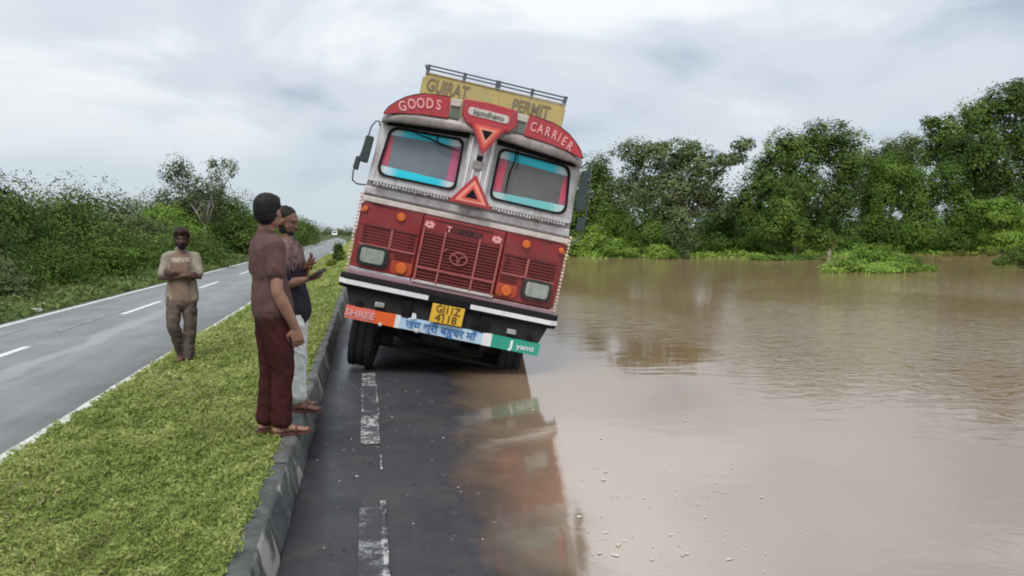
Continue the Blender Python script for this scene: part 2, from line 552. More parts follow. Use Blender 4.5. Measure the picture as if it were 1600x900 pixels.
def root(name, loc, label=None, cat=None, group=None, kind=None, rot=(0, 0, 0)):
    o = bpy.data.objects.new(name, None)
    COL.objects.link(o)
    o.empty_display_size = 0.1
    o.location = loc
    o.rotation_euler = rot
    if label:
        o['label'] = label
    if cat:
        o['category'] = cat
    if group:
        o['group'] = group
    if kind:
        o['kind'] = kind
    return o


def mesh(name, verts, faces):
    me = bpy.data.meshes.new(name)
    me.from_pydata([tuple(v) for v in verts], [], faces)
    me.update()
    return me


def bm_mesh(name, bm):
    bmesh.ops.recalc_face_normals(bm, faces=bm.faces)
    me = bpy.data.meshes.new(name)
    bm.to_mesh(me)
    bm.free()
    return me


def add_box(bm, x0, x1, y0, y1, z0, z1, bev=0.0, mat=None):
    vs_ = [bm.verts.new((x, y, z)) for x in (x0, x1) for y in (y0, y1) for z in (z0, z1)]
    fs = [bm.faces.new([vs_[i] for i in f]) for f in ((0, 1, 3, 2), (4, 6, 7, 5), (0, 4, 5, 1), (2, 3, 7, 6), (0, 2, 6, 4), (1, 5, 7, 3))]
    if mat is not None:
        for v in vs_:
            v.co = mat @ v.co
    if bev > 0:
        es = list({e_ for f in fs for e_ in f.edges})
        bmesh.ops.bevel(bm, geom=es, offset=bev, segments=2, affect='EDGES', profile=0.6)
    return vs_


def box(name, x0, x1, y0, y1, z0, z1, mat, parent=None, bev=0.01, **kw):
    bm = bmesh.new()
    add_box(bm, x0, x1, y0, y1, z0, z1, bev)
    return link(name, bm_mesh(name, bm), mat, parent, **kw)


def add_tube(bm, pts, radii, seg=10, cap=True):
    pts = [Vector(p) for p in pts]
    if isinstance(radii, (int, float)):
        radii = [radii] * len(pts)
    rings = []
    ref = None
    for i, p in enumerate(pts):
        a = pts[max(0, i - 1)]
        b = pts[min(len(pts) - 1, i + 1)]
        d = (b - a).normalized()
        if ref is None:
            ref = Vector((0, 0, 1)) if abs(d.z) < 0.9 else Vector((1, 0, 0))
        u = (ref - d * ref.dot(d)).normalized()
        v = d.cross(u)
        ref = u
        rings.append([bm.verts.new(p + (u * math.cos(2 * math.pi * k / seg) + v * math.sin(2 * math.pi * k / seg)) * radii[i]) for k in range(seg)])
    for a, b in zip(rings, rings[1:]):
        for k in range(seg):
            bm.faces.new((a[k], a[(k + 1) % seg], b[(k + 1) % seg], b[k]))
    if cap:
        bm.faces.new(list(reversed(rings[0])))
        bm.faces.new(rings[-1])


def tube(name, pts, radii, mat, parent=None, seg=10, **kw):
    bm = bmesh.new()
    add_tube(bm, pts, radii, seg)
    return link(name, bm_mesh(name, bm), mat, parent, smooth=True, **kw)


def add_plate(bm, poly, y0, y1, bev=0.0):
    """extruded polygon: poly in (x, z), thickness along y; y may be a function of (x, z)"""
    f0 = y0 if callable(y0) else (lambda x, z: y0)
    f1 = y1 if callable(y1) else (lambda x, z: y1)
    a = [bm.verts.new((x, f0(x, z), z)) for x, z in poly]
    b = [bm.verts.new((x, f1(x, z), z)) for x, z in poly]
    n = len(poly)
    fa = bm.faces.new(a)
    fb = bm.faces.new(list(reversed(b)))
    for i in range(n):
        bm.faces.new((a[i], b[i], b[(i + 1) % n], a[(i + 1) % n]))
    if bev > 0:
        bmesh.ops.bevel(bm, geom=list(fa.edges), offset=bev, segments=1, affect='EDGES')


def plate(name, poly, y0, y1, mat, parent=None, bev=0.0, **kw):
    bm = bmesh.new()
    add_plate(bm, poly, y0, y1, bev)
    return link(name, bm_mesh(name, bm), mat, parent, **kw)


def add_ring(bm, outer, inner, y0, y1):
    """frame between two polygons with the same number of points"""
    f0 = y0 if callable(y0) else (lambda x, z: y0)
    f1 = y1 if callable(y1) else (lambda x, z: y1)
    n = len(outer)
    A = [bm.verts.new((x, f0(x, z), z)) for x, z in outer]
    B = [bm.verts.new((x, f0(x, z), z)) for x, z in inner]
    C = [bm.verts.new((x, f1(x, z), z)) for x, z in outer]
    D = [bm.verts.new((x, f1(x, z), z)) for x, z in inner]
    for i in range(n):
        j = (i + 1) % n
        bm.faces.new((A[i], A[j], B[j], B[i]))
        bm.faces.new((C[j], C[i], D[i], D[j]))
        bm.faces.new((A[j], A[i], C[i], C[j]))
        bm.faces.new((B[i], B[j], D[j], D[i]))


def round_poly(corners, r, n=7):
    out = []
    m = len(corners)
    for i in range(m):
        p = Vector(corners[i])
        a = (Vector(corners[i - 1]) - p).normalized()
        b = (Vector(corners[(i + 1) % m]) - p).normalized()
        rr = r[i] if isinstance(r, (list, tuple)) else r
        s = p + a * rr
        e_ = p + b * rr
        for k in range(n):
            t = k / (n - 1)
            q = s * (1 - t) ** 2 + p * 2 * t * (1 - t) + e_ * t * t
            out.append((q.x, q.y))
    return out


def clip_poly(poly, a, b, c):
    """keep the part of a convex polygon where a*x + b*z >= c"""
    out = []
    for i in range(len(poly)):
        p, q = poly[i], poly[(i + 1) % len(poly)]
        dp, dq = a * p[0] + b * p[1] - c, a * q[0] + b * q[1] - c
        if dp >= 0:
            out.append(p)
        if (dp > 0 and dq < 0) or (dp < 0 and dq > 0):
            t = dp / (dp - dq)
            out.append((p[0] + (q[0] - p[0]) * t, p[1] + (q[1] - p[1]) * t))
    return out


def lathe_mesh(name, prof, seg=40, axis='X'):
    bm = bmesh.new()
    rings = []
    for x, r in prof:
        rings.append([bm.verts.new((x, r * math.cos(2 * math.pi * k / seg), r * math.sin(2 * math.pi * k / seg))) for k in range(seg)])
    for a, b in zip(rings, rings[1:]):
        for k in range(seg):
            bm.faces.new((a[k], a[(k + 1) % seg], b[(k + 1) % seg], b[k]))
    for rg in (rings[0], rings[-1]):
        bm.faces.new(rg)
    if axis == 'Y':
        bmesh.ops.rotate(bm, verts=bm.verts, cent=(0, 0, 0), matrix=Matrix.Rotation(math.pi / 2, 3, 'Z'))
    return bm_mesh(name, bm)


def disc(name, x, z, r, y0, y1, mat, parent, n=20, **kw):
    return plate(name, [(x + r * math.cos(2 * math.pi * k / n), z + r * math.sin(2 * math.pi * k / n)) for k in range(n)], y0, y1, mat, parent, bev=0.008, **kw)


def lettering(name, text, size, x, y, z, mat, parent, rot=0.0, sx=1.0, shear=0.0, bold=0.0, depth=0.003, label=None, space=1.0):
    """flat print standing on a plate that faces -Y"""
    cu = bpy.data.curves.new(name, 'FONT')
    cu.body = text
    cu.size = size
    cu.align_x = 'CENTER'
    cu.align_y = 'CENTER'
    cu.shear = shear
    cu.offset = bold
    cu.extrude = depth
    cu.space_character = space
    cu.resolution_u = 3
    tmp = bpy.data.objects.new('tmp', cu)
    COL.objects.link(tmp)
    dg = bpy.context.evaluated_depsgraph_get()
    me = bpy.data.meshes.new_from_object(tmp.evaluated_get(dg))
    bpy.data.objects.remove(tmp)
    me.name = name
    mt = Matrix.Translation((x, y, z)) @ Matrix.Rotation(rot, 4, 'Y') @ Matrix.Rotation(math.pi / 2, 4, 'X') @ Matrix.Diagonal((sx, 1, 1, 1))
    me.transform(mt)
    me.materials.clear()
    return link(name, me, mat, parent, label=label)


def rng_(seed):
    return np.random.default_rng(seed)


def np_quads(name, verts, nq, tint=None):
    """verts: (4*nq, 3) array"""
    me = bpy.data.meshes.new(name)
    me.vertices.add(4 * nq)
    me.vertices.foreach_set('co', np.ascontiguousarray(verts, dtype=np.float32).ravel())
    me.loops.add(4 * nq)
    me.loops.foreach_set('vertex_index', np.arange(4 * nq, dtype=np.int32))
    me.polygons.add(nq)
    me.polygons.foreach_set('loop_start', np.arange(0, 4 * nq, 4, dtype=np.int32))
    if tint is not None:
        a = me.attributes.new('tint', 'FLOAT', 'POINT')
        a.data.foreach_set('value', np.repeat(np.clip(tint, 0, 1), 4).astype(np.float32))
    me.update(calc_edges=True)
    return me


def leaf_quads(P, nrm, size, aspect, r, droop=0.25):
    """one kite-shaped leaf at each point"""
    n = len(P)
    nrm = nrm + r.normal(0, 0.27, (n, 3))
    nrm /= np.linalg.norm(nrm, axis=1)[:, None] + 1e-9
    t = r.normal(0, 1, (n, 3))
    t -= nrm * (t * nrm).sum(1)[:, None]
    t /= np.linalg.norm(t, axis=1)[:, None] + 1e-9
    b = np.cross(nrm, t)
    s = (size * r.uniform(0.6, 1.35, n))[:, None]
    L, W = t * s, b * s * aspect * 0.5
    V = np.empty((n, 4, 3))
    V[:, 0] = P - L * 0.5
    V[:, 1] = P + W - L * 0.05
    V[:, 2] = P + L * 0.5 - nrm * s * droop * 0.5
    V[:, 3] = P - W - L * 0.05
    return V.reshape(-1, 3)

# ------------------------------------------------------------------ terrain, roads, water
WATER_Z = 0.06


def bank_y(x):
    return np.interp(x, [-5, 3, 14, 20, 30, 54, 90, 200], [70, 62, 49.5, 46.5, 48, 54.5, 62, 80]) + 0.9 * np.sin(x * 0.7) + 0.6 * np.sin(x * 1.9 + 1)


def terrain_h(x, y):
    x, y = np.asarray(x, float), np.asarray(y, float)
    wob = 0.05 * np.sin(x * 0.9 + 0.3 * y) + 0.04 * np.sin(y * 0.55 - x * 0.4)
    left = np.interp(-x, [6.9, 7.6, 9.0, 12, 40, 600], [-0.05, 0.0, 0.08, 0.25, 0.6, 1.5]) + wob * np.clip((-x - 7.2) / 3, 0, 1)
    s = y - bank_y(x)
    flood = np.interp(s, [-14, -3, -0.5, 0.6, 4, 60, 600], [-1.3, -0.9, -0.12, 0.10, 0.3, 0.8, 2.0]) + wob * 0.6 * (s > -2)
    edge = np.interp(x, [-0.4, 1.0, 1.9, 3.0, 6.0], [-0.15, -0.2, -0.62, -0.9, -1.3])
    right = np.where(x < 6, np.maximum(edge, -1.3), flood)
    right = np.where((x < 6) & (s > -3), np.maximum(edge, np.minimum(flood, -0.02)), right)
    return np.where(x < -6.8, left, np.where(x < -0.3, -0.15, right))


gx = np.concatenate([np.array([-900, -600, -400, -250, -160, -100]), np.arange(-70, -12, 3.0), np.arange(-12, -7.2, 0.6), np.array([-7.2, -6.95, -6.8, -4, -0.5, -0.3, 0.3, 1.0, 1.9, 3.0, 4.5, 6.0]),
                     np.arange(7, 70, 1.6), np.arange(70, 160, 8), np.array([170, 220, 300, 420, 600, 900])])
gy = np.concatenate([np.array([-400, -200, -100, -50]), np.arange(-30, 30, 3.0), np.arange(30, 75, 1.2), np.arange(75, 140, 5), np.array([150, 180, 230, 300, 400, 600, 900, 1500])])
GX, GY = np.meshgrid(gx, gy)
GZ = terrain_h(GX, GY)
nx, ny = len(gx), len(gy)
tv = np.stack([GX, GY, GZ], -1).reshape(-1, 3)
tf = [(j * nx + i, j * nx + i + 1, (j + 1) * nx + i + 1, (j + 1) * nx + i) for j in range(ny - 1) for i in range(nx - 1)]
link('ground', mesh('ground', tv, tf), M['terrain'], kind='structure', smooth=True)


def strip(name, prof, ys, mat, kind='structure', xoff=None, **kw):
    vs_, fs = [], []
    m = len(prof)
    for y in ys:
        dx = xoff(y) if xoff else 0
        for x, z in prof:
            vs_.append((x + dx, y, z))
    for j in range(len(ys) - 1):
        for i in range(m - 1):
            fs.append((j * m + i, j * m + i + 1, (j + 1) * m + i + 1, (j + 1) * m + i))
    return link(name, mesh(name, vs_, fs), mat, kind=kind, smooth=True, **kw)


ys_road = [-30, -10] + list(range(0, 60, 4)) + [70, 90, 110, 130, 150, 170, 190, 215, 240, 270, 300, 330]
# the left carriageway swings gently away to the left far off
bend = lambda y: 0.0 if y < 90 else -0.00025 * (y - 90) ** 2
strip('left_road', [(-6.85, -0.16), (-6.80, 0.0), (-5, 0.012), (-4, 0.012), (-2.70, 0.0), (-2.69, -0.16)], ys_road, M['asphalt_left'], xoff=bend)
RP = [(-0.45, -0.16), (-0.44, 0.088), (0.2, 0.083), (0.6, 0.076), (1.05, 0.032), (1.3, -0.07), (1.55, -0.20), (1.95, -0.46), (2.6, -0.75), (3.6, -1.0)]


def road_z(x, y):
    sh = 0.72 - np.clip(0.40 + 0.085 * (y - 3.8), 0.34, 0.86)      # the waterline drifts across the lane
    z = np.interp(x + np.where(x > 0.1, sh, 0.0) * np.clip((1.5 - x) / 1.0, 0, 1), [p[0] for p in RP], [p[1] for p in RP])
    f = np.clip((x - 0.12) / 0.4, 0, 1)
    return z - 0.012 * f + f * (0.002 * np.sin(y * 1.7 + 2 * x) + 0.002 * np.sin(y * 4.1 + 5 * x + 1) + 0.0015 * np.sin(y * 9.3 - 7 * x))


_rx = np.array([-0.45, -0.44, -0.2, 0.0, 0.15, 0.25, 0.33, 0.41, 0.5, 0.58, 0.66, 0.76, 0.9, 1.05, 1.3, 1.55, 1.95, 2.6, 3.6])
_ry = np.concatenate([[-30, -10], np.arange(0, 14, 0.1), np.arange(14, 40, 0.5), np.arange(40, 191, 10)])
_X, _Y = np.meshgrid(_rx, _ry)
_Z = road_z(_X, _Y)
link('right_road', mesh('right_road', np.stack([_X, _Y, _Z], -1).reshape(-1, 3), [(j * 19 + i, j * 19 + i + 1, (j + 1) * 19 + i + 1, (j + 1) * 19 + i) for j in range(len(_ry) - 1) for i in range(18)]), M['asphalt_wet'], kind='structure', smooth=True)


def kerb_z(x):     # the soil of the median between the flush left edge and the raised kerb
    return np.interp(x, [-2.72, -2.4, -1.6, -0.9, -0.6, -0.5], [-0.01, 0.035, 0.10, 0.20, 0.262, 0.262])


strip('median_soil', [(x, float(kerb_z(x))) for x in (-2.72, -2.55, -2.3, -2.0, -1.6, -1.2, -0.9, -0.7, -0.585)], ys_road, M['soil'])


def mark(name, x0, x1, y0, y1, z, mat, kind='structure', ragged=0.0, seed=0):
    r = random.Random(seed)
    n = max(2, int((y1 - y0) / (0.12 if ragged else 4)) + 1)
    n = min(n, 260)
    vs_, fs = [], []
    for i in range(n):
        # sampling is denser close to the camera
        t = (i / (n - 1)) ** (2.0 if y1 - y0 > 30 else 1.0)
        y = y0 + (y1 - y0) * t
        vs_ += [(x0 + r.uniform(-1, 1) * ragged + bend(y), y, z), (x1 + r.uniform(-1, 1) * ragged + bend(y), y, z)]
    for i in range(n - 1):
        fs.append((2 * i, 2 * i + 1, 2 * i + 3, 2 * i + 2))
    return link(name, mesh(name, vs_, fs), mat, kind=kind)


mark('road_edge_line', -6.68, -6.55, -6, 150, 0.006, M['line_left'], ragged=0.006)
mark('road_edge_line', -2.83, -2.705, -6, 150, 0.005, M['line_kerb'], ragged=0.012, seed=3)
for k in range(-1, 12):
    y0 = 9.6 + 7.75 * k
    mark('lane_dash', -5.10, -4.98, y0, y0 + 3.1, 0.0165, M['line_dash'], seed=k)
mark('faded_lane_dash', -5.36, -5.24, 14.6, 18.2, 0.0155, M['line_faint'])
mark('faded_lane_dash', -6.10, -5.98, 11.6, 15.2, 0.010, M['line_faint'])
for y0, y1, key in ((2.4, 4.62, 'line_gone'), (6.02, 7.0, 'line_wet'), (7.0, 8.35, 'line_gone'), (8.35, 9.1, 'line_wet'), (12.6, 15.2, 'line_wet'), (19, 22, 'line_wet')):
    mark('wet_lane_dash', -0.055, 0.095, y0, y1, 0.0905, M[key], seed=int(y0))
for x0 in (-0.055, 0.09):      # the thermoplastic survives longest along its two edges
    mark('wet_lane_dash', x0, x0 + 0.018, 6.95, 8.4, 0.0935, M['line_wet'], ragged=0.004, seed=5)
mark('wet_lane_dash', 0.068, 0.100, 3.4, 4.7, 0.0935, M['line_wet'], ragged=0.006, seed=9)
mark('wet_lane_dash', 0.085, 0.10, 5.35, 5.75, 0.0905, M['line_wet'], ragged=0.006, seed=10)

# water: one sheet with a fine grid near the road
wx = np.concatenate([[-0.05], np.arange(0.2, 3, 0.4), np.arange(3, 30, 3), [40, 60, 100, 160, 260, 400]])
wy = np.concatenate([[-60, -20], np.arange(-5, 40, 2.5), [50, 70, 100, 140]])
WX, WY = np.meshgrid(wx, wy)
wv = np.stack([WX, WY, np.full_like(WX, WATER_Z)], -1).reshape(-1, 3)
wf = [(j * len(wx) + i, j * len(wx) + i + 1, (j + 1) * len(wx) + i + 1, (j + 1) * len(wx) + i) for j in range(len(wy) - 1) for i in range(len(wx) - 1)]
link('flood_water', mesh('flood_water', wv, wf), M['water'], kind='structure')

# kerb: precast blocks, each a piece
kerb = root('kerb', (0, 0, 0), kind='structure')
KP = [(-0.61, -0.10), (-0.61, 0.285), (-0.60, 0.298), (-0.585, 0.303), (-0.515, 0.303), (-0.50, 0.296), (-0.492, 0.28), (-0.44, 0.08), (-0.44, -0.02), (-0.445, -0.10)]


def kerb_block(name, y0, y1, seed):
    r = random.Random(seed)
    bm = bmesh.new()
    rings = []
    n = max(2, int((y1 - y0) / 0.11))
    jx, jz, tw = r.uniform(-0.005, 0.005), r.uniform(-0.007, 0.005), r.uniform(-0.006, 0.006)
    for i in range(n + 1):
        t = i / n
        y = y0 + (y1 - y0) * t
        end = 0.010 if i in (0, n) else 0.0
        ring = []
        for k, (x, z) in enumerate(KP):
            w = 0.004 if 0 < k < 9 else 0
            ring.append(bm.verts.new((x + jx + tw * (t - 0.5) + r.uniform(-w, w) - (end if x > -0.55 else -end), y + (0.0 if i not in (0, n) else r.uniform(-0.004, 0.004)), z + jz * (z > 0) + r.uniform(-w, w) * 0.7 - (end if z > 0.2 else 0))))
        rings.append(ring)
    m = len(KP)
    for a, b in zip(rings, rings[1:]):
        for k in range(m):
            bm.faces.new((a[k], a[(k + 1) % m], b[(k + 1) % m], b[k]))
    bm.faces.new(rings[0])
    bm.faces.new(list(reversed(rings[-1])))
    me = bm_mesh(name, bm)
    o = link(name, me, M['kerb'], kerb, smooth=True)
    try:
        me.set_sharp_from_angle(angle=RAD(48))
    except Exception:
        pass
    return o


y = 0.3
k = 0
while y < 60:
    L = 0.93
    kerb_block('kerb_stone', y + 0.012, y + L - 0.012, k)
    y += L
    k += 1
tail = kerb_block('kerb_stone', 60.0, 150.0, 99)
tail['kind'] = 'stuff'

# ------------------------------------------------------------------ the tilted truck (local: x across, y backwards from the bumper, z up)
truck = root('goods_truck', (0.7457, 8.8, 0.0107), 'red and silver goods truck leaning over into the flood water beside the median kerb', 'truck',
             rot=(0, 0, 0))
_y, _r, _p = RAD(-6.366), RAD(12.126), RAD(2.209)
TR = Matrix.Translation((0.7457, 8.8, 0.0107)) @ Matrix.Rotation(_y, 4, 'Z') @ Matrix.Rotation(_r, 4, 'Y') @ Matrix.Rotation(_p, 4, 'X')
truck.matrix_world = TR


def T(name, bm_or_me, mat, parent=truck, **kw):
    return link(name, bm_mesh(name, bm_or_me) if isinstance(bm_or_me, bmesh.types.BMesh) else bm_or_me, mat, parent, **kw)


def front(x, z):        # depth of the cab's front skin: flat nose, windscreen leaning back, corners rounded off
    d = 0.13 if z < 1.95 else 0.13 + (z - 1.95) * 0.12
    return d + max(0.0, abs(x) - 1.05) ** 2 * 3.2


# cab lower body, roof and sides
bm = bmesh.new()
add_box(bm, -1.20, 1.20, 0.30, 1.85, 1.0, 1.96, 0.03)
cab = T('cab', bm, M['red'])
bm = bmesh.new()
arch = [(-1.16, 2.80), (-1.13, 2.90), (-1.05, 3.0), (-0.94, 3.09), (-0.77, 3.16), (-0.46, 3.19), (0, 3.2), (0.46, 3.19), (0.77, 3.16), (0.94, 3.09), (1.05, 3.0), (1.13, 2.90), (1.16, 2.80)]
add_plate(bm, arch + [(1.16, 2.78), (-1.16, 2.78)], 0.26, 1.85)
T('roof', bm, M['tan'])
for s in (-1, 1):
    box('door_post', s * 1.18 - 0.02, s * 1.18 + 0.02, 0.36, 0.46, 1.95, 2.80, M['greywhite'], truck, 0.006)
    box('cab_side', s * 1.18 - 0.02, s * 1.18 + 0.02, 1.2, 1.85, 1.95, 2.80, M['greywhite'], truck, 0.006)
box('cab_back', -1.15, 1.15, 1.83, 1.85, 1.95, 2.8, M['greywhite'], truck, 0.004)
box('cab_interior', -1.17, 1.17, 0.50, 1.80, 1.9, 2.2, M['black'], truck)
for s in (-1, 1):
    d = box('door', s * 1.205 - 0.012, s * 1.205 + 0.012, 0.47, 1.18, 1.1, 2.0, M['red'], truck)
    box('handle', s * 1.225 - 0.012, s * 1.225 + 0.012, 0.95, 1.1, 1.75, 1.79, M['black'], d, 0.004)

# front skin: red face in a left wing, a middle hatch and a right wing
for s in (-1, 1):
    poly = [(s * 0.487, 1.10), (s * 1.02, 1.10), (s * 1.12, 1.10), (s * 1.19, 1.10), (s * 1.215, 1.12), (s * 1.215, 1.85), (s * 1.19, 1.87), (s * 1.12, 1.87), (s * 1.02, 1.87), (s * 0.487, 1.87)]
    plate('front_wing', poly, front, lambda x, z: front(x, z) + 0.15, M['red'], truck, 0.008)
plate('front_hatch', [(-0.479, 1.085), (0.479, 1.085), (0.479, 1.87), (-0.479, 1.87)], 0.12, 0.28, M['red'], truck, 0.010)
# dark slot under the belt and recessed name strip on the hatch
plate('hatch_slot', [(-0.33, 1.825), (0.33, 1.825), (0.33, 1.848), (-0.33, 1.848)], 0.116, 0.123, M['red_dark'], truck)
plate('name_strip', [(-0.20, 1.725), (0.22, 1.725), (0.22, 1.805), (-0.20, 1.805)], 0.115, 0.123, M['red_dark'], truck)
lettering('name_lettering', 'T', 0.092, -0.17, 0.113, 1.762, M['pinktext'], truck, bold=0.003)
lettering('name_lettering', 'ATA', 0.092, 0.035, 0.113, 1.762, M['under'], truck, sx=1.05, bold=0.002, label='dull grey letters')
# grille of the hatch: recess, slats, dividers
GX0 = 0.445
plate('grille_recess', [(-GX0, 1.125), (GX0, 1.125), (GX0, 1.70), (-GX0, 1.70)], 0.112, 0.121, M['red_dark'], truck)
slat = None
zs = [1.145 + 0.0355 * i for i in range(16)]
for i, z in enumerate(zs):
    if slat is None:
        slat = box('grille_slat', -GX0 + 0.01, GX0 - 0.01, 0.095, 0.112, -0.0075, 0.0075, M['red_slat'], truck, 0.003)
        o = slat
    else:
        o = bpy.data.objects.new('grille_slat', slat.data)
        COL.objects.link(o)
        o.parent = truck
    o.location = (0, 0, z)
for x in (-0.452, -0.20, 0.20, 0.452):
    box('grille_divider', x - 0.011, x + 0.011, 0.083, 0.115, 1.11, 1.735, M['red_line'], truck, 0.004)
box('grille_crossbar', -0.46, 0.46, 0.079, 0.112, 1.262, 1.280, M['red_line'], truck, 0.004)
box('grille_border', -0.48, 0.48, 0.085, 0.125, 1.092, 1.125, M['cream'], truck, 0.006)
# round emblem: ring with a spreading T inside
bm = bmesh.new()
N = 28
add_ring(bm, [(0.105 * math.cos(2 * math.pi * k / N), 1.455 + 0.078 * math.sin(2 * math.pi * k / N)) for k in range(N)],
         [(0.090 * math.cos(2 * math.pi * k / N), 1.455 + 0.064 * math.sin(2 * math.pi * k / N)) for k in range(N)], 0.070, 0.086)
for s in (-1, 1):
    add_tube(bm, [(s * 0.075, 0.078, 1.482), (s * 0.045, 0.076, 1.486), (s * 0.022, 0.076, 1.475), (s * 0.012, 0.076, 1.45), (s * 0.010, 0.076, 1.405)], 0.007, 6)
T('emblem', bm, M['red_line'])
plate('badge', [(-0.20, 1.50), (-0.175, 1.505), (-0.14, 1.545), (-0.15, 1.55), (-0.18, 1.52)], 0.066, 0.08, M['red_line'], truck)
# painted flowers at the upper corners of the hatch
for cx, cz, sc in ((-0.40, 1.775, 1.0), (0.39, 1.765, 1.0)):
    bm = bmesh.new()
    for k, (a, r_) in enumerate(((0.3, 0.035), (1.3, 0.04), (2.4, 0.042), (3.5, 0.035), (4.6, 0.04), (5.5, 0.045))):
        ox, oz = cx + 0.042 * math.cos(a), cz + 0.024 * math.sin(a)
        add_plate(bm, [(ox + r_ * 0.55 * math.cos(t) * (1 + 0.3 * math.sin(3 * t + k)), oz + r_ * 0.5 * math.sin(t)) for t in [2 * math.pi * q / 9 for q in range(9)]], 0.1145 - 0.0006 * k, 0.1205)
    T('painted_flower', bm, M['pinktext'])
for s in (-1, 1):
    # side slots
    plate('slot_recess', [(s * 0.53, 1.42), (s * 1.13, 1.42), (s * 1.13, 1.605), (s * 0.53, 1.605)], lambda x, z: front(x, z) - 0.002, lambda x, z: front(x, z) + 0.006, M['red_dark'], truck)
    for i in range(5):
        z = 1.44 + 0.036 * i
        plate('vent_slat', [(s * 0.54, z - 0.008), (s * 1.12, z - 0.008), (s * 1.12, z + 0.008), (s * 0.54, z + 0.008)], lambda x, z: front(x, z) - 0.016, lambda x, z: front(x, z) - 0.003, M['red_slat'], truck)
    box('vent_divider', s * 0.80 - 0.014, s * 0.80 + 0.014, 0.108, 0.13, 1.405, 1.62, M['red_line'], truck, 0.004)
    box('vent_border', s * 0.835 - 0.325, s * 0.835 + 0.325, 0.118, 0.133, 1.612, 1.632, M['red_dark'], truck, 0.003)
    box('vent_sill', s * 0.83 - 0.32, s * 0.83 + 0.32, 0.110, 0.132, 1.393, 1.412, M['red_line'], truck, 0.003)
    # inner small grille beside the hatch
    plate('slot_recess', [(s * 0.53, 1.30), (s * 0.72, 1.30), (s * 0.72, 1.385), (s * 0.53, 1.385)], 0.127, 0.14, M['red_dark'], truck)
    for i in range(3):
        z = 1.317 + 0.027 * i
        plate('vent_slat', [(s * 0.535, z - 0.006), (s * 0.715, z - 0.006), (s * 0.715, z + 0.006), (s * 0.535, z + 0.006)], 0.118, 0.126, M['red_slat'], truck)
    # headlamp
    hx, hz = s * 0.965, 1.285
    hb = plate('headlight', round_poly([(hx - 0.175, hz - 0.115), (hx + 0.175, hz - 0.115), (hx + 0.175, hz + 0.115), (hx - 0.175, hz + 0.115)], 0.05), 0.075, 0.14, M['lamp_rim'], truck, 0.012)
    plate('lens', round_poly([(hx - 0.132, hz - 0.082), (hx + 0.132, hz - 0.082), (hx + 0.132, hz + 0.082), (hx - 0.132, hz + 0.082)], 0.035), 0.060, 0.08, M['lamp'], hb, 0.012)
    bm = bmesh.new()
    for i in range(7):
        x = hx - 0.112 + i * 0.0373
        add_box(bm, x - 0.004, x + 0.004, 0.056, 0.062, hz - 0.075, hz + 0.075)
    T('lens_ribs', bm, M['lamp'], hb)
    # orange indicator panel with round lamp
    plate('indicator_panel', round_poly([(s * 0.62 - 0.125, 1.135), (s * 0.62 + 0.125, 1.135), (s * 0.62 + 0.125, 1.285), (s * 0.62 - 0.125, 1.285)], 0.04), 0.115, 0.135, M['rust_orange'], truck, 0.006)
    disc('indicator', s * 0.62, 1.21, 0.062, 0.085, 0.118, M['amber'], truck)
    disc('indicator', s * 0.735, 1.785, 0.048, 0.105, 0.132, M['amber'], truck)
    disc('side_marker', s * 1.15, 1.80, 0.03, 0.13, 0.17, M['amber'], truck)
    plate('corner_reflector', [(s * 1.13, 1.76), (s * 1.205, 1.76), (s * 1.205, 1.80), (s * 1.13, 1.80)], lambda x, z: front(x, z) - 0.012, lambda x, z: front(x, z), M['coral'], truck)
    # beading down both edges
    bm = bmesh.new()
    r = random.Random(5 + s)
    for i in range(22):
        z = 1.08 + i * 0.042
        bmesh.ops.create_icosphere(bm, subdivisions=1, radius=0.017 + r.uniform(-0.003, 0.004), matrix=Matrix.Translation((s * 1.232 + r.uniform(-0.005, 0.005), 0.19, z)))
    T('edge_beading', bm, M['bead'])
# mauve grey strip along the bottom of the face
plate('lower_trim', [(-1.22, 1.04), (1.22, 1.04), (1.22, 1.088), (-1.22, 1.088)], 0.10, 0.2, M['purple'], truck, 0.006)
plate('lower_trim_cap', [(-1.20, 1.088), (-0.495, 1.088), (-0.495, 1.118), (-1.20, 1.118)], 0.108, 0.2, M['greywhite'], truck, 0.005)

# belts between the face and the windows
plate('lower_belt', [(-1.22, 1.878), (1.22, 1.878), (1.225, 1.945), (-1.225, 1.945)], lambda x, z: front(x, z) - 0.035, lambda x, z: front(x, z) + 0.12, M['cream'], truck, 0.012)
plate('belt_groove', [(-1.215, 1.945), (1.215, 1.945), (1.21, 1.968), (-1.21, 1.968)], lambda x, z: front(x, z) + 0.005, lambda x, z: front(x, z) + 0.12, M['visor'], truck)
plate('upper_belt', [(-1.215, 1.968), (1.215, 1.968), (1.205, 2.055), (-1.205, 2.055)], lambda x, z: front(x, z) - 0.022, lambda x, z: front(x, z) + 0.12, M['greywhite'], truck, 0.014)
plate('window_shelf', [(-1.205, 2.055), (1.205, 2.055), (1.195, 2.135), (-1.195, 2.135)], lambda x, z: front(x, z) + 0.004, lambda x, z: front(x, z) + 0.12, M['visor'], truck)
bm = bmesh.new()
r = random.Random(3)
for s in (-1, 1):
    n = 24
    for i in range(n):
        x = s * (0.27 + 0.84 * i / (n - 1))
        z = 2.118 + 0.0 * i
        h = r.uniform(0.020, 0.034)
        add_plate(bm, [(x - 0.014, z - h), (x + 0.014, z - h), (x + 0.004, z + 0.02), (x - 0.004, z + 0.02)], front(x, z) - 0.022, front(x, z) + 0.004)
T('dotted_trim', bm, M['greywhite'], kind='stuff')

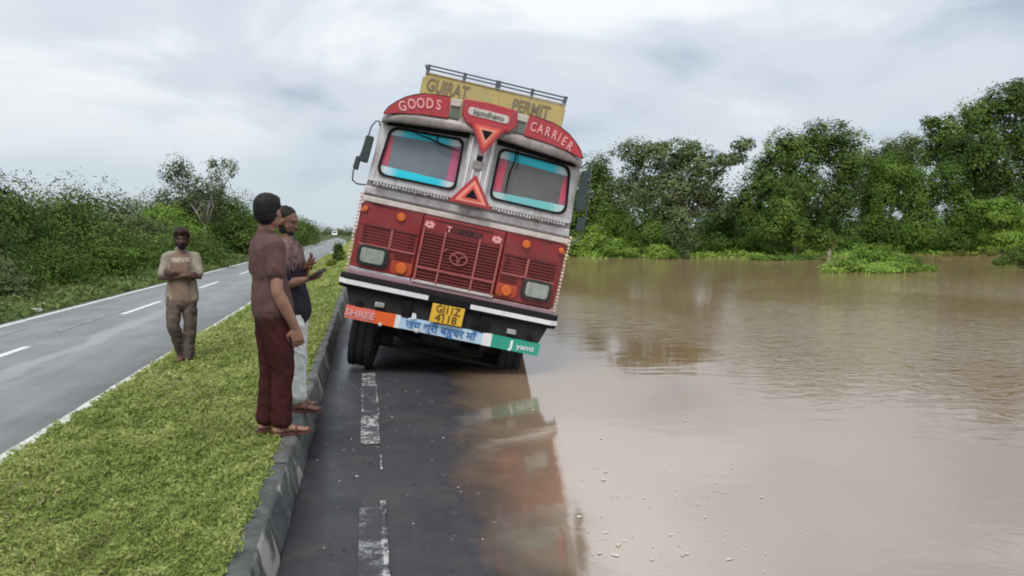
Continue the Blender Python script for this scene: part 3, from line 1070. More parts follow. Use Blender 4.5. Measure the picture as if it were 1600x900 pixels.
# windscreen: white surround, rubber ring, pane and coloured film for each half
WIN = {}
for s in (-1, 1):
    cn = [(s * 0.195, 2.205), (s * 0.205, 2.815), (s * 1.065, 2.775), (s * 1.125, 2.195)]
    rp = round_poly(cn, [0.10, 0.09, 0.11, 0.14], 8)
    inner = round_poly([(c[0] + (0.026 * s if abs(c[0]) < 0.5 else -0.026 * s), c[1] + (0.026 if c[1] < 2.5 else -0.026)) for c in cn], [0.09, 0.08, 0.10, 0.13], 8)
    outc = [(s * 0.0, 2.125), (s * 0.0, 2.90), (s * 1.165, 2.85), (s * 1.205, 2.125)]
    outr = []
    for k, c in enumerate(outc):      # the surround's outline, eight points per corner, to match the hole
        p, a, b = Vector(c), Vector(outc[k - 1]), Vector(outc[(k + 1) % 4])
        for q in range(8):
            t = q / 7
            outr.append(tuple(p + (a - p) * 0.12 * (1 - 2 * t)) if t < 0.5 else tuple(p + (b - p) * 0.12 * (2 * t - 1)))
    f_ = lambda x, z: front(x, z) + 0.01
    bm = bmesh.new()
    add_ring(bm, outr, rp, f_, lambda x, z: front(x, z) + 0.10)
    T('window_surround', bm, M['greywhite'])
    bm = bmesh.new()
    add_ring(bm, rp, inner, lambda x, z: front(x, z) - 0.012, lambda x, z: front(x, z) + 0.05)
    w = T('windscreen', bm, M['black'])
    plate('pane', inner, lambda x, z: front(x, z) + 0.028, lambda x, z: front(x, z) + 0.036, M['pane_left' if s < 0 else 'pane_right'], w)
    lo = s < 0
    fa, fb = (lambda x, z: front(x, z) + 0.024), (lambda x, z: front(x, z) + 0.028)
    top = clip_poly(inner, s * 0.045, 1.0, 2.705 + (0.02 if lo else 0.0))
    plate('top_film', top, fa, fb, M['film_cyan'], w)
    bot = clip_poly(inner, s * 0.02, -1.0, -2.295)
    plate('bottom_film', bot, fa, fb, M['film_cyan' if lo else 'film_cyan_pale'], w)
    mid = clip_poly(clip_poly(inner, -s * 0.045, -1.0, -2.70 - (0.02 if lo else 0.0)), -s * 0.02, 1.0, 2.30)
    plate('side_film', clip_poly(mid, s, 0.09 * 0, 1.005), fa, fb, M['film_red'], w)
    plate('side_film', clip_poly(mid, -s, 0.0, -0.325), fa, fb, M['film_pink' if lo else 'film_red'], w)
    WIN[s] = w
# wipers
bm = bmesh.new()
add_tube(bm, [(-0.52, 0.19, 2.80), (-0.51, 0.175, 2.71), (-0.47, 0.17, 2.685)], 0.008, 6)
add_tube(bm, [(-0.77, 0.18, 2.745), (-0.60, 0.172, 2.728), (-0.44, 0.17, 2.69), (-0.25, 0.172, 2.665)], [0.006, 0.010, 0.013, 0.006], 6)
T('wiper', bm, M['black'])
bm = bmesh.new()
add_tube(bm, [(0.40, 0.185, 2.82), (0.405, 0.175, 2.70), (0.375, 0.17, 2.55), (0.37, 0.17, 2.30)], [0.008, 0.010, 0.011, 0.006], 6)
add_tube(bm, [(0.42, 0.185, 2.80), (0.445, 0.175, 2.66), (0.43, 0.17, 2.60)], 0.005, 6)
T('wiper', bm, M['black'])
# centre post with ribs and a small dark fitting
box('centre_post', -0.155, 0.155, 0.125, 0.21, 2.13, 2.87, M['greywhite'], truck, 0.012)
bm = bmesh.new()
for x in (-0.115, -0.045, 0.05, 0.12):
    add_box(bm, x - 0.011, x + 0.011, 0.112, 0.13, 2.2, 2.85, 0.004)
T('post_rib', bm, M['white'])
box('post_fitting', -0.028, 0.035, 0.09, 0.125, 2.60, 2.66, M['black'], truck)
box('post_plate', -0.06, 0.06, 0.10, 0.125, 2.50, 2.60, M['visor'], truck)


def triangle(name, x, z0, z1, w, y, down, mats, parent):
    zt, zb = (z1, z0)
    def tri(k, dz=0.0):
        cz = z1 - (z1 - z0) / 3 if down else z0 + (z1 - z0) / 3
        pts = [(-w, z1), (w, z1), (0, z0)] if down else [(-w, z0), (w, z0), (0, z1)]
        return [(x + p * k, cz + (q - cz) * k + dz) for p, q in pts]
    a = plate(name, round_poly(tri(1.0), 0.02, 3), y, y + 0.03, mats[0], parent, 0.004)
    plate('reflector_band', round_poly(tri(0.74), 0.015, 3), y - 0.006, y + 0.001, mats[1], a)
    plate('reflector_core', round_poly(tri(0.50), 0.012, 3), y - 0.010, y - 0.005, mats[2], a)
    plate('dark_mark', tri(0.30), y - 0.014, y - 0.009, M['black'], a)
    return a


triangle('warning_triangle', 0.0, 2.085, 2.44, 0.25, 0.06, False, (M['red_bright'], M['coral_light'], M['coral']), truck)
triangle('hanging_triangle', 0.02, 2.665, 3.02, 0.215, 0.006, True, (M['red_bright'], M['coral'], M['coral_light']), truck)

# visor under the sign boards: a rolled brow that lips forward over the windscreen
bm = bmesh.new()
rows = []
nX = 25
for i in range(nX):
    x = -1.16 + 2.32 * i / (nX - 1)
    ax = abs(x)
    zl = 2.895 - 0.085 * max(0.0, (ax - 0.2) / 0.96) - 0.02 * (ax > 1.1)
    zu = np.interp(ax, [0, 0.46, 0.8, 1.05, 1.16], [3.0, 3.0, 2.985, 2.92, 2.835])
    back = max(0.0, ax - 0.95) ** 2 * 1.0
    zl -= 0.012
    prof = [(0.22 + back, zl + 0.02), (0.10 + back, zl), (0.062 + back, zl + 0.008), (0.050 + back, zl + 0.025), (0.060 + back, zl + (zu - zl) * 0.6), (0.10 + back, zu + 0.02), (0.26 + back, zu + 0.04)]
    rows.append([bm.verts.new((x, y, z)) for y, z in prof])
for a, b in zip(rows, rows[1:]):
    for k in range(len(a) - 1):
        bm.faces.new((a[k], a[k + 1], b[k + 1], b[k]))
    bm.faces.new((a[-1], a[0], b[0], b[-1]))
bm.faces.new(rows[0])
bm.faces.new(list(reversed(rows[-1])))
T('visor', bm, M['visor'], smooth=True)
for s in (-1, 1):      # shadow under the brow drawn as a black strip, following its slope
    plate('shadow_strip', [(s * 0.17, 2.835), (s * 1.10, 2.775), (s * 1.13, 2.83), (s * 0.17, 2.905)], lambda x, z: front(x, z) - 0.03, lambda x, z: front(x, z) + 0.05, M['black'], truck)

# sign boards on the brow
LB = [(-1.145, 2.87), (-1.135, 2.905), (-1.10, 2.965), (-1.03, 3.035), (-0.94, 3.105), (-0.85, 3.15), (-0.75, 3.185), (-0.60, 3.205), (-0.455, 3.215), (-0.435, 2.985), (-0.72, 2.965), (-0.98, 2.925)]
a = plate('sign_board', LB, 0.055, 0.09, M['red_bright'], truck, 0.008)
RBp = [(-x, z) for x, z in reversed(LB)]
b = plate('sign_board', RBp, 0.055, 0.09, M['red_bright'], truck, 0.008)
# dark outline of the arches
bm = bmesh.new()
add_tube(bm, [(x, 0.07, z + 0.004) for x, z in LB[:9]], 0.011, 6)
T('board_edge', bm, M['red_dark'], a)
bm = bmesh.new()
add_tube(bm, [(-x, 0.07, z + 0.004) for x, z in LB[:9]], 0.011, 6)
T('board_edge', bm, M['red_dark'], b)
for ch, x, z, ro in (('G', -0.955, 3.000, -0.35), ('O', -0.86, 3.045, -0.22), ('O', -0.765, 3.075, -0.12), ('D', -0.665, 3.092, -0.05), ('S', -0.565, 3.098, -0.02)):
    lettering('sign_letter', ch, 0.155, x, 0.050, z, M['pinktext'], a, rot=ro, sx=0.75, shear=-0.12, bold=0.004)
for ch, x, z, ro in (('C', 0.52, 3.098, 0.0), ('A', 0.605, 3.092, 0.04), ('R', 0.69, 3.082, 0.09), ('R', 0.775, 3.062, 0.15), ('I', 0.835, 3.043, 0.2), ('E', 0.895, 3.018, 0.27), ('R', 0.972, 2.978, 0.36)):
    lettering('sign_letter', ch, 0.145, x, 0.050, z, M['pinktext'], b, rot=ro, sx=0.68, bold=0.003)
cp = [(-0.315, 3.20), (-0.30, 3.235), (0.0, 3.248), (0.30, 3.235), (0.315, 3.20), (0.335, 3.06), (0.25, 2.975), (0.19, 2.95), (-0.17, 2.95), (-0.215, 2.975), (-0.30, 3.06)]
c_ = plate('centre_sign', cp, 0.035, 0.075, M['red_bright'], truck, 0.010)
ov = round_poly([(-0.235, 3.075), (0.235, 3.065), (0.235, 3.155), (-0.235, 3.165)], 0.045, 6)
plate('name_plaque', ov, 0.028, 0.036, M['cream'], c_)
lettering('plaque_lettering', 'kamdhenu', 0.085, 0.0, 0.026, 3.113, M['greytext'], c_, sx=1.0, bold=0.002)
for s in (-1, 1):
    plate('gap_panel', [(s * 0.325, 3.0), (s * 0.43, 3.0), (s * 0.43, 3.14), (s * 0.325, 3.14)], 0.07, 0.11, M['greytext'], truck)
    plate('gap_cap', [(s * 0.325, 3.135), (s * 0.44, 3.13), (s * 0.44, 3.205), (s * 0.325, 3.215)], 0.05, 0.12, M['cream'], truck, 0.006)

# luggage carrier over the cab with the permit board and rails
hb = plate('permit_board', [(-0.87, 3.10), (0.92, 3.10), (0.92, 3.535), (-0.84, 3.545)], 0.90, 0.93, M['board'], truck)
lettering('permit_lettering', 'GUJRAT', 0.22, -0.55, 0.895, 3.41, M['browntext'], hb, sx=0.66, bold=0.004, shear=0.08)
lettering('permit_lettering', 'PERMIT', 0.21, 0.50, 0.895, 3.40, M['browntext'], hb, sx=0.70, bold=0.004, shear=0.08)
box('board_top_edge', -0.84, 0.92, 0.885, 0.94, 3.545, 3.562, M['cream'], truck, 0.004)
for z in (3.640, 3.598):
    tube('rail', [(-0.84, 0.90, z), (0.04, 0.90, z - 0.002), (0.92, 0.90, z - 0.006)], 0.0095, M['rail'], truck, 8)
for i, x in enumerate((-0.82, -0.37, 0.05, 0.48, 0.90)):
    w_ = 0.028 if i in (0, 1, 3, 4) else 0.045
    box('rail_post', x - w_ / 1.4, x + w_ / 1.4, 0.885, 0.915, 3.54, 3.65, M['rail'], truck, 0.004)
for s in (-0.86, 0.92):
    box('carrier_side', s - 0.012, s + 0.012, 0.93, 2.3, 3.15, 3.50, M['board'], truck)
    tube('rail', [(s, 0.9, 3.635), (s, 1.6, 3.635), (s, 2.3, 3.635)], 0.011, M['rail'], truck, 8)
box('carrier_floor', -0.86, 0.92, 0.93, 2.3, 3.20, 3.225, M['wood'], truck)

# bumper, stripes, plate and the tricolour board
bm = bmesh.new()
bp_ = [(-1.29, 0.20), (-1.27, 0.06), (-1.20, 0.0), (-0.6, -0.01), (0.6, -0.01), (1.20, 0.0), (1.27, 0.06), (1.29, 0.20)]
rows = []
for x, y in bp_:
    rows.append([bm.verts.new((x, y + dy, z)) for dy, z in ((0.05, 0.880), (0.02, 0.885), (0.0, 0.90), (-0.02, 0.93), (-0.02, 1.00), (0.0, 1.035), (0.10, 1.04), (0.10, 0.88))])
for p, q in zip(rows, rows[1:]):
    for k in range(8):
        bm.faces.new((p[k], p[(k + 1) % 8], q[(k + 1) % 8], q[k]))
bm.faces.new(rows[0])
bm.faces.new(list(reversed(rows[-1])))
bump = T('bumper', bm, M['black'])
for s in (-1, 1):
    bm = bmesh.new()
    pts = [(s * 0.245, -0.032), (s * 0.6, -0.034), (s * 1.195, -0.026), (s * 1.275, 0.035)]
    rows = [[bm.verts.new((x, y + dy, z)) for dy, z in ((0, 0.932), (0, 0.985), (0.012, 0.985), (0.012, 0.932))] for x, y in pts]
    for p, q in zip(rows, rows[1:]):
        for k in range(4):
            bm.faces.new((p[k], p[(k + 1) % 4], q[(k + 1) % 4], q[k]))
    bm.faces.new(rows[0])
    bm.faces.new(list(reversed(rows[-1])))
    T('white_stripe', bm, M['white'], bump)
plate('apron', [(-1.11, 0.68), (1.11, 0.68), (1.18, 0.885), (-1.18, 0.885)], 0.055, 0.09, M['under'], truck)
for x in (-0.46, 0.44):
    box('tow_bracket', x - 0.05, x + 0.05, 0.0, 0.06, 0.66, 0.88, M['black'], truck)
npl = plate('number_plate', [(-0.185, 0.70), (0.190, 0.705), (0.192, 0.918), (-0.182, 0.912)], -0.045, -0.024, M['yellow'], truck, 0.004)
lettering('plate_lettering', 'GJ11Z', 0.125, 0.005, -0.047, 0.862, M['darktext'], npl, sx=0.85, bold=0.003)
lettering('plate_lettering', '4118', 0.125, 0.0, -0.047, 0.758, M['darktext'], npl, sx=1.0, bold=0.003)
bar = box('bumper_board', -1.135, 1.13, 0.0, 0.05, 0.545, 0.685, M['lightblue'], truck, 0.004)
for x0, x1, mt, nm in ((-1.136, -0.80, 'salmon', 'salmon_panel'), (-0.80, -0.565, 'orange', 'orange_panel'), (-0.565, -0.505, 'white', 'white_panel'), (0.455, 0.565, 'white', 'white_panel'), (0.565, 1.131, 'green', 'green_panel')):
    box(nm, x0, x1, -0.004, 0.052, 0.543, 0.687, M[mt], bar, 0.002)
lettering('board_lettering', 'जय श्री बहुचर माँ', 0.125, -0.03, -0.004, 0.612, M['bluetext'], bar, sx=1.0, bold=0.003)
lettering('board_lettering', 'SHREE', 0.105, -0.965, -0.009, 0.612, M['pinktext'], bar, sx=1.15, bold=0.004)
lettering('board_lettering', 'J', 0.12, 0.80, -0.009, 0.615, M['white'], bar, bold=0.008)
lettering('board_lettering', 'yanti', 0.09, 0.965, -0.009, 0.612, M['white'], bar, sx=1.2, bold=0.001)
for x in (-0.46, 0.34, -1.0, 1.0):
    box('board_bracket', x - 0.035, x + 0.035, 0.02, 0.06, 0.68, 0.76, M['black'], truck)
for s in (-1, 1):
    fl = box('fog_lamp', s * 0.77 - 0.055, s * 0.77 + 0.055, -0.01, 0.06, 0.735, 0.79, M['lamp'], truck, 0.012)
plate('white_tab', [(-0.39, 0.675), (-0.33, 0.69), (-0.345, 0.75), (-0.385, 0.75)], -0.015, 0.0, M['white'], truck)
disc('shackle', -0.30, 0.56, 0.028, -0.03, 0.0, M['cream'], truck, 12)
disc('shackle', -0.72, 0.545, 0.022, -0.03, 0.0, M['cream'], truck, 12)

# mirrors on curved rods
for s in (-1, 1):
    if s < 0:
        mp_ = round_poly([(-1.335, 2.31), (-1.235, 2.30), (-1.215, 2.61), (-1.305, 2.615)], 0.025, 4)
        lowp = round_poly([(-1.385, 2.215), (-1.325, 2.20), (-1.315, 2.36), (-1.37, 2.365)], 0.02, 4)
        rod1 = [(-1.185, 0.28, 2.75), (-1.20, 0.25, 2.80), (-1.235, 0.22, 2.79), (-1.27, 0.2, 2.72), (-1.285, 0.2, 2.60), (-1.335, 0.2, 2.35), (-1.375, 0.2, 2.18), (-1.365, 0.21, 2.08), (-1.31, 0.25, 2.05), (-1.22, 0.3, 2.06)]
    else:
        mp_ = round_poly([(1.215, 2.30), (1.325, 2.29), (1.275, 2.76), (1.195, 2.76)], 0.03, 4)
        lowp = round_poly([(1.27, 2.06), (1.37, 2.06), (1.36, 2.22), (1.27, 2.22)], 0.02, 4)
        rod1 = [(1.185, 0.28, 2.78), (1.24, 0.25, 2.86), (1.30, 0.22, 2.86), (1.30, 0.2, 2.75), (1.335, 0.2, 2.50), (1.36, 0.2, 2.2), (1.35, 0.21, 2.0), (1.30, 0.25, 1.92), (1.22, 0.3, 1.92)]
    m_o = tube('mirror_bracket', rod1, 0.009, M['rail'], truck, 7)
    plate('mirror', mp_, 0.16, 0.22, M['mirror'], m_o, 0.01)
    plate('small_mirror', lowp, 0.16, 0.21, M['mirror'], m_o, 0.01)

# chassis, engine, axles, wheels
bm = bmesh.new()
for s in (-1, 1):
    add_box(bm, s * 0.42 - 0.05, s * 0.42 + 0.05, 0.15, 7.4, 0.62, 0.86, 0.01)
for y in (0.3, 1.5, 2.8, 4.2, 5.6, 7.2):
    add_box(bm, -0.37, 0.37, y, y + 0.08, 0.66, 0.82)
ch = T('chassis', bm, M['under'])
bm = bmesh.new()
add_box(bm, -0.36, 0.36, 0.28, 1.6, 0.50, 1.15, 0.05)
add_box(bm, -0.25, 0.25, 0.45, 1.3, 0.36, 0.52, 0.05)
T('engine', bm, M['under'])
for s in (-1, 1):
    box('splash_panel', s * 0.74 - 0.38, s * 0.74 + 0.38, 0.22, 0.30, 0.62, 1.0, M['under'], truck, 0.01)
    box('light_block_flap', s * 0.88 - 0.27, s * 0.88 + 0.27, 1.50, 1.52, 0.0, 0.85, M['under'], truck, 0.004)  # added dark sheet, keeps light from showing through behind the front wheels
    box('rear_light_block', s * 0.62 - 0.60, s * 0.62 + 0.60, 4.62, 4.64, -0.24, 0.95, M['under'], truck, 0.004)  # added near-ground sheet, shuts out the bright gap beneath the truck
box('gearbox', -0.62, 0.62, 1.2, 2.2, 0.28, 0.80, M['under'], truck, 0.08)
box('light_block_box', -1.05, 1.05, 2.4, 3.2, 0.0, 0.90, M['under'], truck, 0.06)  # added full-width box that blocks light under the chassis
box('radiator', -0.40, 0.40, 0.20, 0.27, 0.50, 1.05, M['under'], truck, 0.01)
FW, FY, FR = 0.90, 0.70, 0.50
FZ = 0.215
ty_prof = [(-0.115, 0.27), (-0.135, 0.30), (-0.145, 0.38), (-0.140, 0.45), (-0.125, 0.485), (-0.10, 0.497), (-0.055, 0.50), (-0.05, 0.488), (-0.04, 0.488), (-0.035, 0.50), (0.035, 0.50), (0.04, 0.488), (0.05, 0.488), (0.055, 0.50), (0.10, 0.497), (0.125, 0.485), (0.140, 0.45), (0.145, 0.38), (0.135, 0.30), (0.115, 0.27)]
rim_prof = [(-0.12, 0.0), (-0.12, 0.06), (-0.05, 0.10), (-0.045, 0.20), (-0.10, 0.235), (-0.125, 0.275), (-0.11, 0.28), (0.11, 0.28), (0.125, 0.275), (0.10, 0.235), (0.03, 0.2), (0.03, 0.1), (0.08, 0.06), (0.08, 0.0)]
tyre_me = lathe_mesh('tyre', ty_prof, 48)
bm = bmesh.new()
bm.from_mesh(tyre_me)
for k in range(48):       # tread blocks
    a = 2 * math.pi * k / 48
    mt = Matrix.Rotation(a, 4, 'X')
    for sx in (-1, 1):
        add_box(bm, sx * 0.10 - 0.03, sx * 0.10 + 0.03, -0.020, 0.020, 0.490, 0.512, 0, mt)
tyre_me = bm_mesh('tyre', bm)
rim_me = lathe_mesh('rim', rim_prof, 32)


def wheel(x, y, z, steer=0.0, flip=1):
    w = bpy.data.objects.new('wheel', rim_me)
    COL.objects.link(w)
    if not rim_me.materials:
        rim_me.materials.append(M['rim'])
        tyre_me.materials.append(M['tyre'])
    w.parent = truck
    w.location = (x, y, z)
    w.rotation_euler = (0, 0, steer + (math.pi if flip < 0 else 0))
    t_ = bpy.data.objects.new('tyre', tyre_me)
    COL.objects.link(t_)
    t_.parent = w
    return w


def lowest(x, y, z):      # lowest world point of a wheel with its hub at (x, y, z)
    best = 9
    for k in range(48):
        for sx in (-0.13, 0.13):
            a = 2 * math.pi * k / 48
            best = min(best, (TR @ Vector((x + sx, y + FR * math.sin(a), z + FR * math.cos(a)))).z)
    return best


FZ = 0.2
for _ in range(4):
    FZ += (0.085 - lowest(-FW, FY, FZ)) / math.cos(_r)
for s in (-1, 1):
    wheel(s * FW, FY + (0.27 if s > 0 else 0.0), FZ, RAD(-3), s)
    arch_ = bmesh.new()
    add_box(arch_, s * 0.92 - 0.2, s * 0.92 + 0.2, FY - 0.55, FY + 0.6, 0.80, 1.05, 0.03)
    T('wheel_arch', arch_, M['under'])
RZ = 0.30
for s in (-1, 1):
    for x in (0.78, 1.06):
        wheel(s * x, 5.35, RZ, 0, s)
tube('front_axle', [(-FW, FY, FZ), (-0.6, FY, FZ), (-0.45, FY, FZ - 0.05), (0.45, FY, FZ - 0.05), (0.6, FY, FZ), (FW, FY, FZ)], 0.055, M['under'], truck, 8)
bm = bmesh.new()
add_tube(bm, [(-1.06, 5.35, RZ), (-0.25, 5.35, RZ), (-0.15, 5.35, RZ), (0.15, 5.35, RZ), (0.25, 5.35, RZ), (1.06, 5.35, RZ)], [0.07, 0.08, 0.2, 0.2, 0.08, 0.07], 12)
T('rear_axle', bm, M['under'])
for s in (-1, 1):
    tube('leaf_spring', [(s * 0.5, FY - 0.55, 0.60), (s * 0.5, FY - 0.2, 0.38), (s * 0.5, FY + 0.2, 0.36), (s * 0.5, FY + 0.6, 0.60)], 0.04, M['under'], truck, 6)
tube('drag_link', [(-0.75, FY - 0.18, 0.22), (-0.2, FY - 0.25, 0.25), (0.75, FY - 0.18, 0.22)], 0.022, M['under'], truck, 6)

# cargo body behind the cab: floor, planked sides, headboard wall, posts
cb = box('cargo_body', -1.12, 1.12, 2.05, 7.5, 0.95, 1.06, M['wood'], truck)
pl_me = None
for s in (-1, 1):
    for i in range(7):
        z = 1.08 + i * 0.235
        o = box('side_plank', s * 1.10 - 0.018, s * 1.10 + 0.018, 2.05, 7.5, z, z + 0.22, M['red' if i % 3 == 0 else 'wood'], cb, 0.006)
    for y in (2.1, 3.4, 4.7, 6.0, 7.4):
        box('side_post', s * 1.135 - 0.022, s * 1.135 + 0.022, y, y + 0.08, 0.9, 2.75, M['tan'], cb, 0.006)
for i in range(7):
    z = 1.08 + i * 0.235
    box('front_plank', -1.08, 1.08, 2.05, 2.09, z, z + 0.22, M['wood'], cb, 0.006)
    box('tail_plank', -1.08, 1.08, 7.46, 7.5, z, z + 0.22, M['wood'], cb, 0.006)
bm = bmesh.new()
add_box(bm, -1.15, -0.6, 3.0, 4.2, 0.5, 0.85, 0.03)
T('fuel_tank', bm, M['under'])

# ------------------------------------------------------------------ people
from mathutils import noise as mnoise


def cloth_mat(name, col, mud=None, amount=0.4, scale=5.0, rough=0.85, weave=0.3):
    t = NT(name)
    v = t.coords('Object')
    n = t.noise(v, scale, 5, 0.65, 0.5)
    n2 = t.noise(v, 140, 2, 0.6)
    c = t.mix(t.rng(n, 0.42, 0.68, 0, amount), col, mud or tuple(x * 0.5 for x in col))
    t.set(color=c, rough=rough, spec=0.2)
    hh = t.math('ADD', t.math('MULTIPLY', n2, 0.08), t.noise(t.coords('Object', (1, 1, 0.45)), 16, 4, 0.6, 1.5))
    t.bump(hh, 0.5 if weave else 0.2, 0.016)
    return t.m


def skin_mat(name, col, dark):
    t = NT(name)
    v = t.coords('Object')
    n = t.noise(v, 14, 4, 0.6)
    t.set(color=t.mix(t.rng(n, 0.35, 0.7), col, dark), rough=0.5, spec=0.4)
    t.b.inputs['Subsurface Weight'].default_value = 0.08
    t.b.inputs['Subsurface Scale'].default_value = 0.01
    return t.m


M['skin1'] = skin_mat('tanned skin', (0.31, 0.165, 0.115), (0.24, 0.12, 0.08))
M['skin2'] = skin_mat('brown skin', (0.20, 0.10, 0.066), (0.15, 0.07, 0.045))
M['skin3'] = skin_mat('dark brown skin', (0.115, 0.058, 0.04), (0.085, 0.042, 0.03))
M['hair'] = cloth_mat('black hair', (0.012, 0.010, 0.010), (0.02, 0.015, 0.013), 0.5, 40, 0.6)
M['hair_rust'] = cloth_mat('dark reddish hair', (0.032, 0.014, 0.010), (0.016, 0.009, 0.008), 0.6, 30, 0.6)
M['eye'] = paint('dark eye', (0.01, 0.008, 0.008), 0.2, 0.0)
M['shirt_brown'] = cloth_mat('brown tee', (0.105, 0.058, 0.052), (0.125, 0.065, 0.055), 0.4, 4)
M['trouser_maroon'] = cloth_mat('maroon trousers', (0.050, 0.0125, 0.012), (0.026, 0.009, 0.010), 0.6, 4)
M['shirt_navy'] = cloth_mat('dark shirt', (0.022, 0.016, 0.026), (0.05, 0.025, 0.03), 0.5, 6)
M['shirt_pink'] = cloth_mat('dusty pink cloth', (0.34, 0.20, 0.19), (0.16, 0.09, 0.09), 0.6, 18)
def printed_shirt():
    t = NT('dark shirt with dusty pink printed yoke')
    tc = t.node('ShaderNodeTexCoord')
    sp = t.node('ShaderNodeSeparateXYZ')
    t.link(tc.outputs['Object'], sp.inputs[0])
    n = t.noise(tc.outputs['Object'], 9, 5, 0.7, 0.8)
    n2 = t.noise(tc.outputs['Object'], 32, 3, 0.7)
    z = t.math('ADD', sp.outputs['Z'], t.rng(n, 0.3, 0.7, -0.06, 0.06))
    k = t.math('MULTIPLY', t.rng(z, 1.13, 1.17), t.rng(n2, 0.36, 0.52, 0.35, 1.0))
    t.set(color=t.mix(k, (0.022, 0.016, 0.026), (0.19, 0.115, 0.105)), rough=0.85, spec=0.2)
    t.bump(n, 0.3, 0.006)
    return t.m


M['shirt_navy'] = printed_shirt()
M['trouser_white'] = cloth_mat('off white trousers', (0.62, 0.62, 0.60), (0.36, 0.36, 0.33), 0.6, 6)
M['trouser_mud'] = cloth_mat('muddy grey brown trousers', (0.125, 0.10, 0.082), (0.055, 0.040, 0.034), 0.7, 6)
M['sandal'] = cloth_mat('brown sandal', (0.12, 0.05, 0.04), (0.05, 0.025, 0.02), 0.5, 20)


def khaki_shirt():
    t = NT('khaki tee with rust front')
    tc = t.node('ShaderNodeTexCoord')
    sp = t.node('ShaderNodeSeparateXYZ')
    t.link(tc.outputs['Object'], sp.inputs[0])
    v = tc.outputs['Object']
    n = t.noise(v, 5, 5, 0.65, 0.5)
    base = t.mix(t.rng(n, 0.4, 0.7), (0.31, 0.28, 0.215), (0.20, 0.17, 0.13))
    ay = t.math('ABSOLUTE', t.math('ADD', sp.outputs['Y'], t.rng(n, 0.3, 0.7, -0.03, 0.03)))
    k = t.math('MULTIPLY', t.rng(ay, 0.105, 0.135, 1, 0), t.rng(sp.outputs['X'], 0.0, 0.04))
    c = t.mix(k, base, t.mix(t.rng(n, 0.4, 0.65), (0.215, 0.15, 0.11), (0.14, 0.09, 0.068)))
    n3 = t.noise(v, 26, 3, 0.6)
    b = t.math('MULTIPLY', t.rng(t.math('ABSOLUTE', t.math('SUBTRACT', sp.outputs['Z'], 1.335)), 0.022, 0.032, 1, 0), t.rng(ay, 0.10, 0.115, 1, 0))
    b = t.math('MULTIPLY', t.math('MULTIPLY', b, k), t.rng(n3, 0.38, 0.5, 0.1, 0.9))
    c = t.mix(b, c, (0.42, 0.36, 0.30))
    t.set(color=c, rough=0.9, spec=0.15)
    t.bump(n, 0.3, 0.01)
    return t.m


M['shirt_khaki'] = khaki_shirt()


class Blob:
    def __init__(self):
        self.bm = bmesh.new()

    def loft(self, pts, rad, side=(0, 1, 0), seg=16):
        """closed tube; rad: r or (r_side, r_other) per point"""
        pts = [Vector(p) for p in pts]
        rad = [(r, r) if isinstance(r, (int, float)) else r for r in rad]
        # rounded ends
        P, R_ = [], []
        d0 = (pts[0] - pts[1]).normalized()
        d1 = (pts[-1] - pts[-2]).normalized()
        for a in (80, 50, 22):
            h = min(rad[0])
            P.append(pts[0] + d0 * h * math.sin(RAD(a)))
            R_.append(tuple(q * math.cos(RAD(a)) for q in rad[0]))
        P += pts
        R_ += rad
        for a in (22, 50, 80):
            h = min(rad[-1])
            P.append(pts[-1] + d1 * h * math.sin(RAD(a)))
            R_.append(tuple(q * math.cos(RAD(a)) for q in rad[-1]))
        s0 = Vector(side)
        rings = []
        for i, p in enumerate(P):
            a, b = P[max(0, i - 1)], P[min(len(P) - 1, i + 1)]
            d = (b - a)
            d = d.normalized() if d.length > 1e-6 else Vector((0, 0, 1))
            u = (s0 - d * s0.dot(d))
            if u.length < 1e-3:
                u = d.orthogonal()
            u.normalize()
            v = d.cross(u)
            rings.append([self.bm.verts.new(p + u * R_[i][0] * math.cos(2 * math.pi * k / seg) + v * R_[i][1] * math.sin(2 * math.pi * k / seg)) for k in range(seg)])
        for a, b in zip(rings, rings[1:]):
            for k in range(seg):
                self.bm.faces.new((a[k], a[(k + 1) % seg], b[(k + 1) % seg], b[k]))
        self.bm.faces.new(list(reversed(rings[0])))
        self.bm.faces.new(rings[-1])
        return self

    def ball(self, c, r, rot=None):
        m = Matrix.Translation(c) @ (rot or Matrix.Identity(4)) @ Matrix.Diagonal((r[0], r[1], r[2], 1))
        bmesh.ops.create_uvsphere(self.bm, u_segments=20, v_segments=12, radius=1.0, matrix=m)
        return self

    def build(self, name, mat, parent, voxel=0.012, smooth=2, folds=None, seed=0, cut=None, label=None):
        me0 = bm_mesh('raw', self.bm)
        tmp = bpy.data.objects.new('raw', me0)
        COL.objects.link(tmp)
        md = tmp.modifiers.new('r', 'REMESH')
        md.mode = 'VOXEL'
        md.voxel_size = voxel
        ms = tmp.modifiers.new('s', 'SMOOTH')
        ms.factor = 0.5
        ms.iterations = smooth
        dg = bpy.context.evaluated_depsgraph_get()
        me = bpy.data.meshes.new_from_object(tmp.evaluated_get(dg))
        bpy.data.objects.remove(tmp)
        bpy.data.meshes.remove(me0)
        me.name = name
        if folds:
            amp, fx, fz = folds
            nr = [v.normal.copy() for v in me.vertices]
            for v, n in zip(me.vertices, nr):
                p = v.co
                q = Vector((p.x * fx + seed, p.y * fx, p.z * fz + (p.x + p.y) * 4.0))
                f = mnoise.noise(q) + 0.5 * mnoise.noise(q * 2.3)
                f = (1 - abs(f) * 2.2) if amp > 0 else f
                v.co = p + n * (abs(amp) * f)
        return link(name, me, mat, parent, smooth=True, label=label)


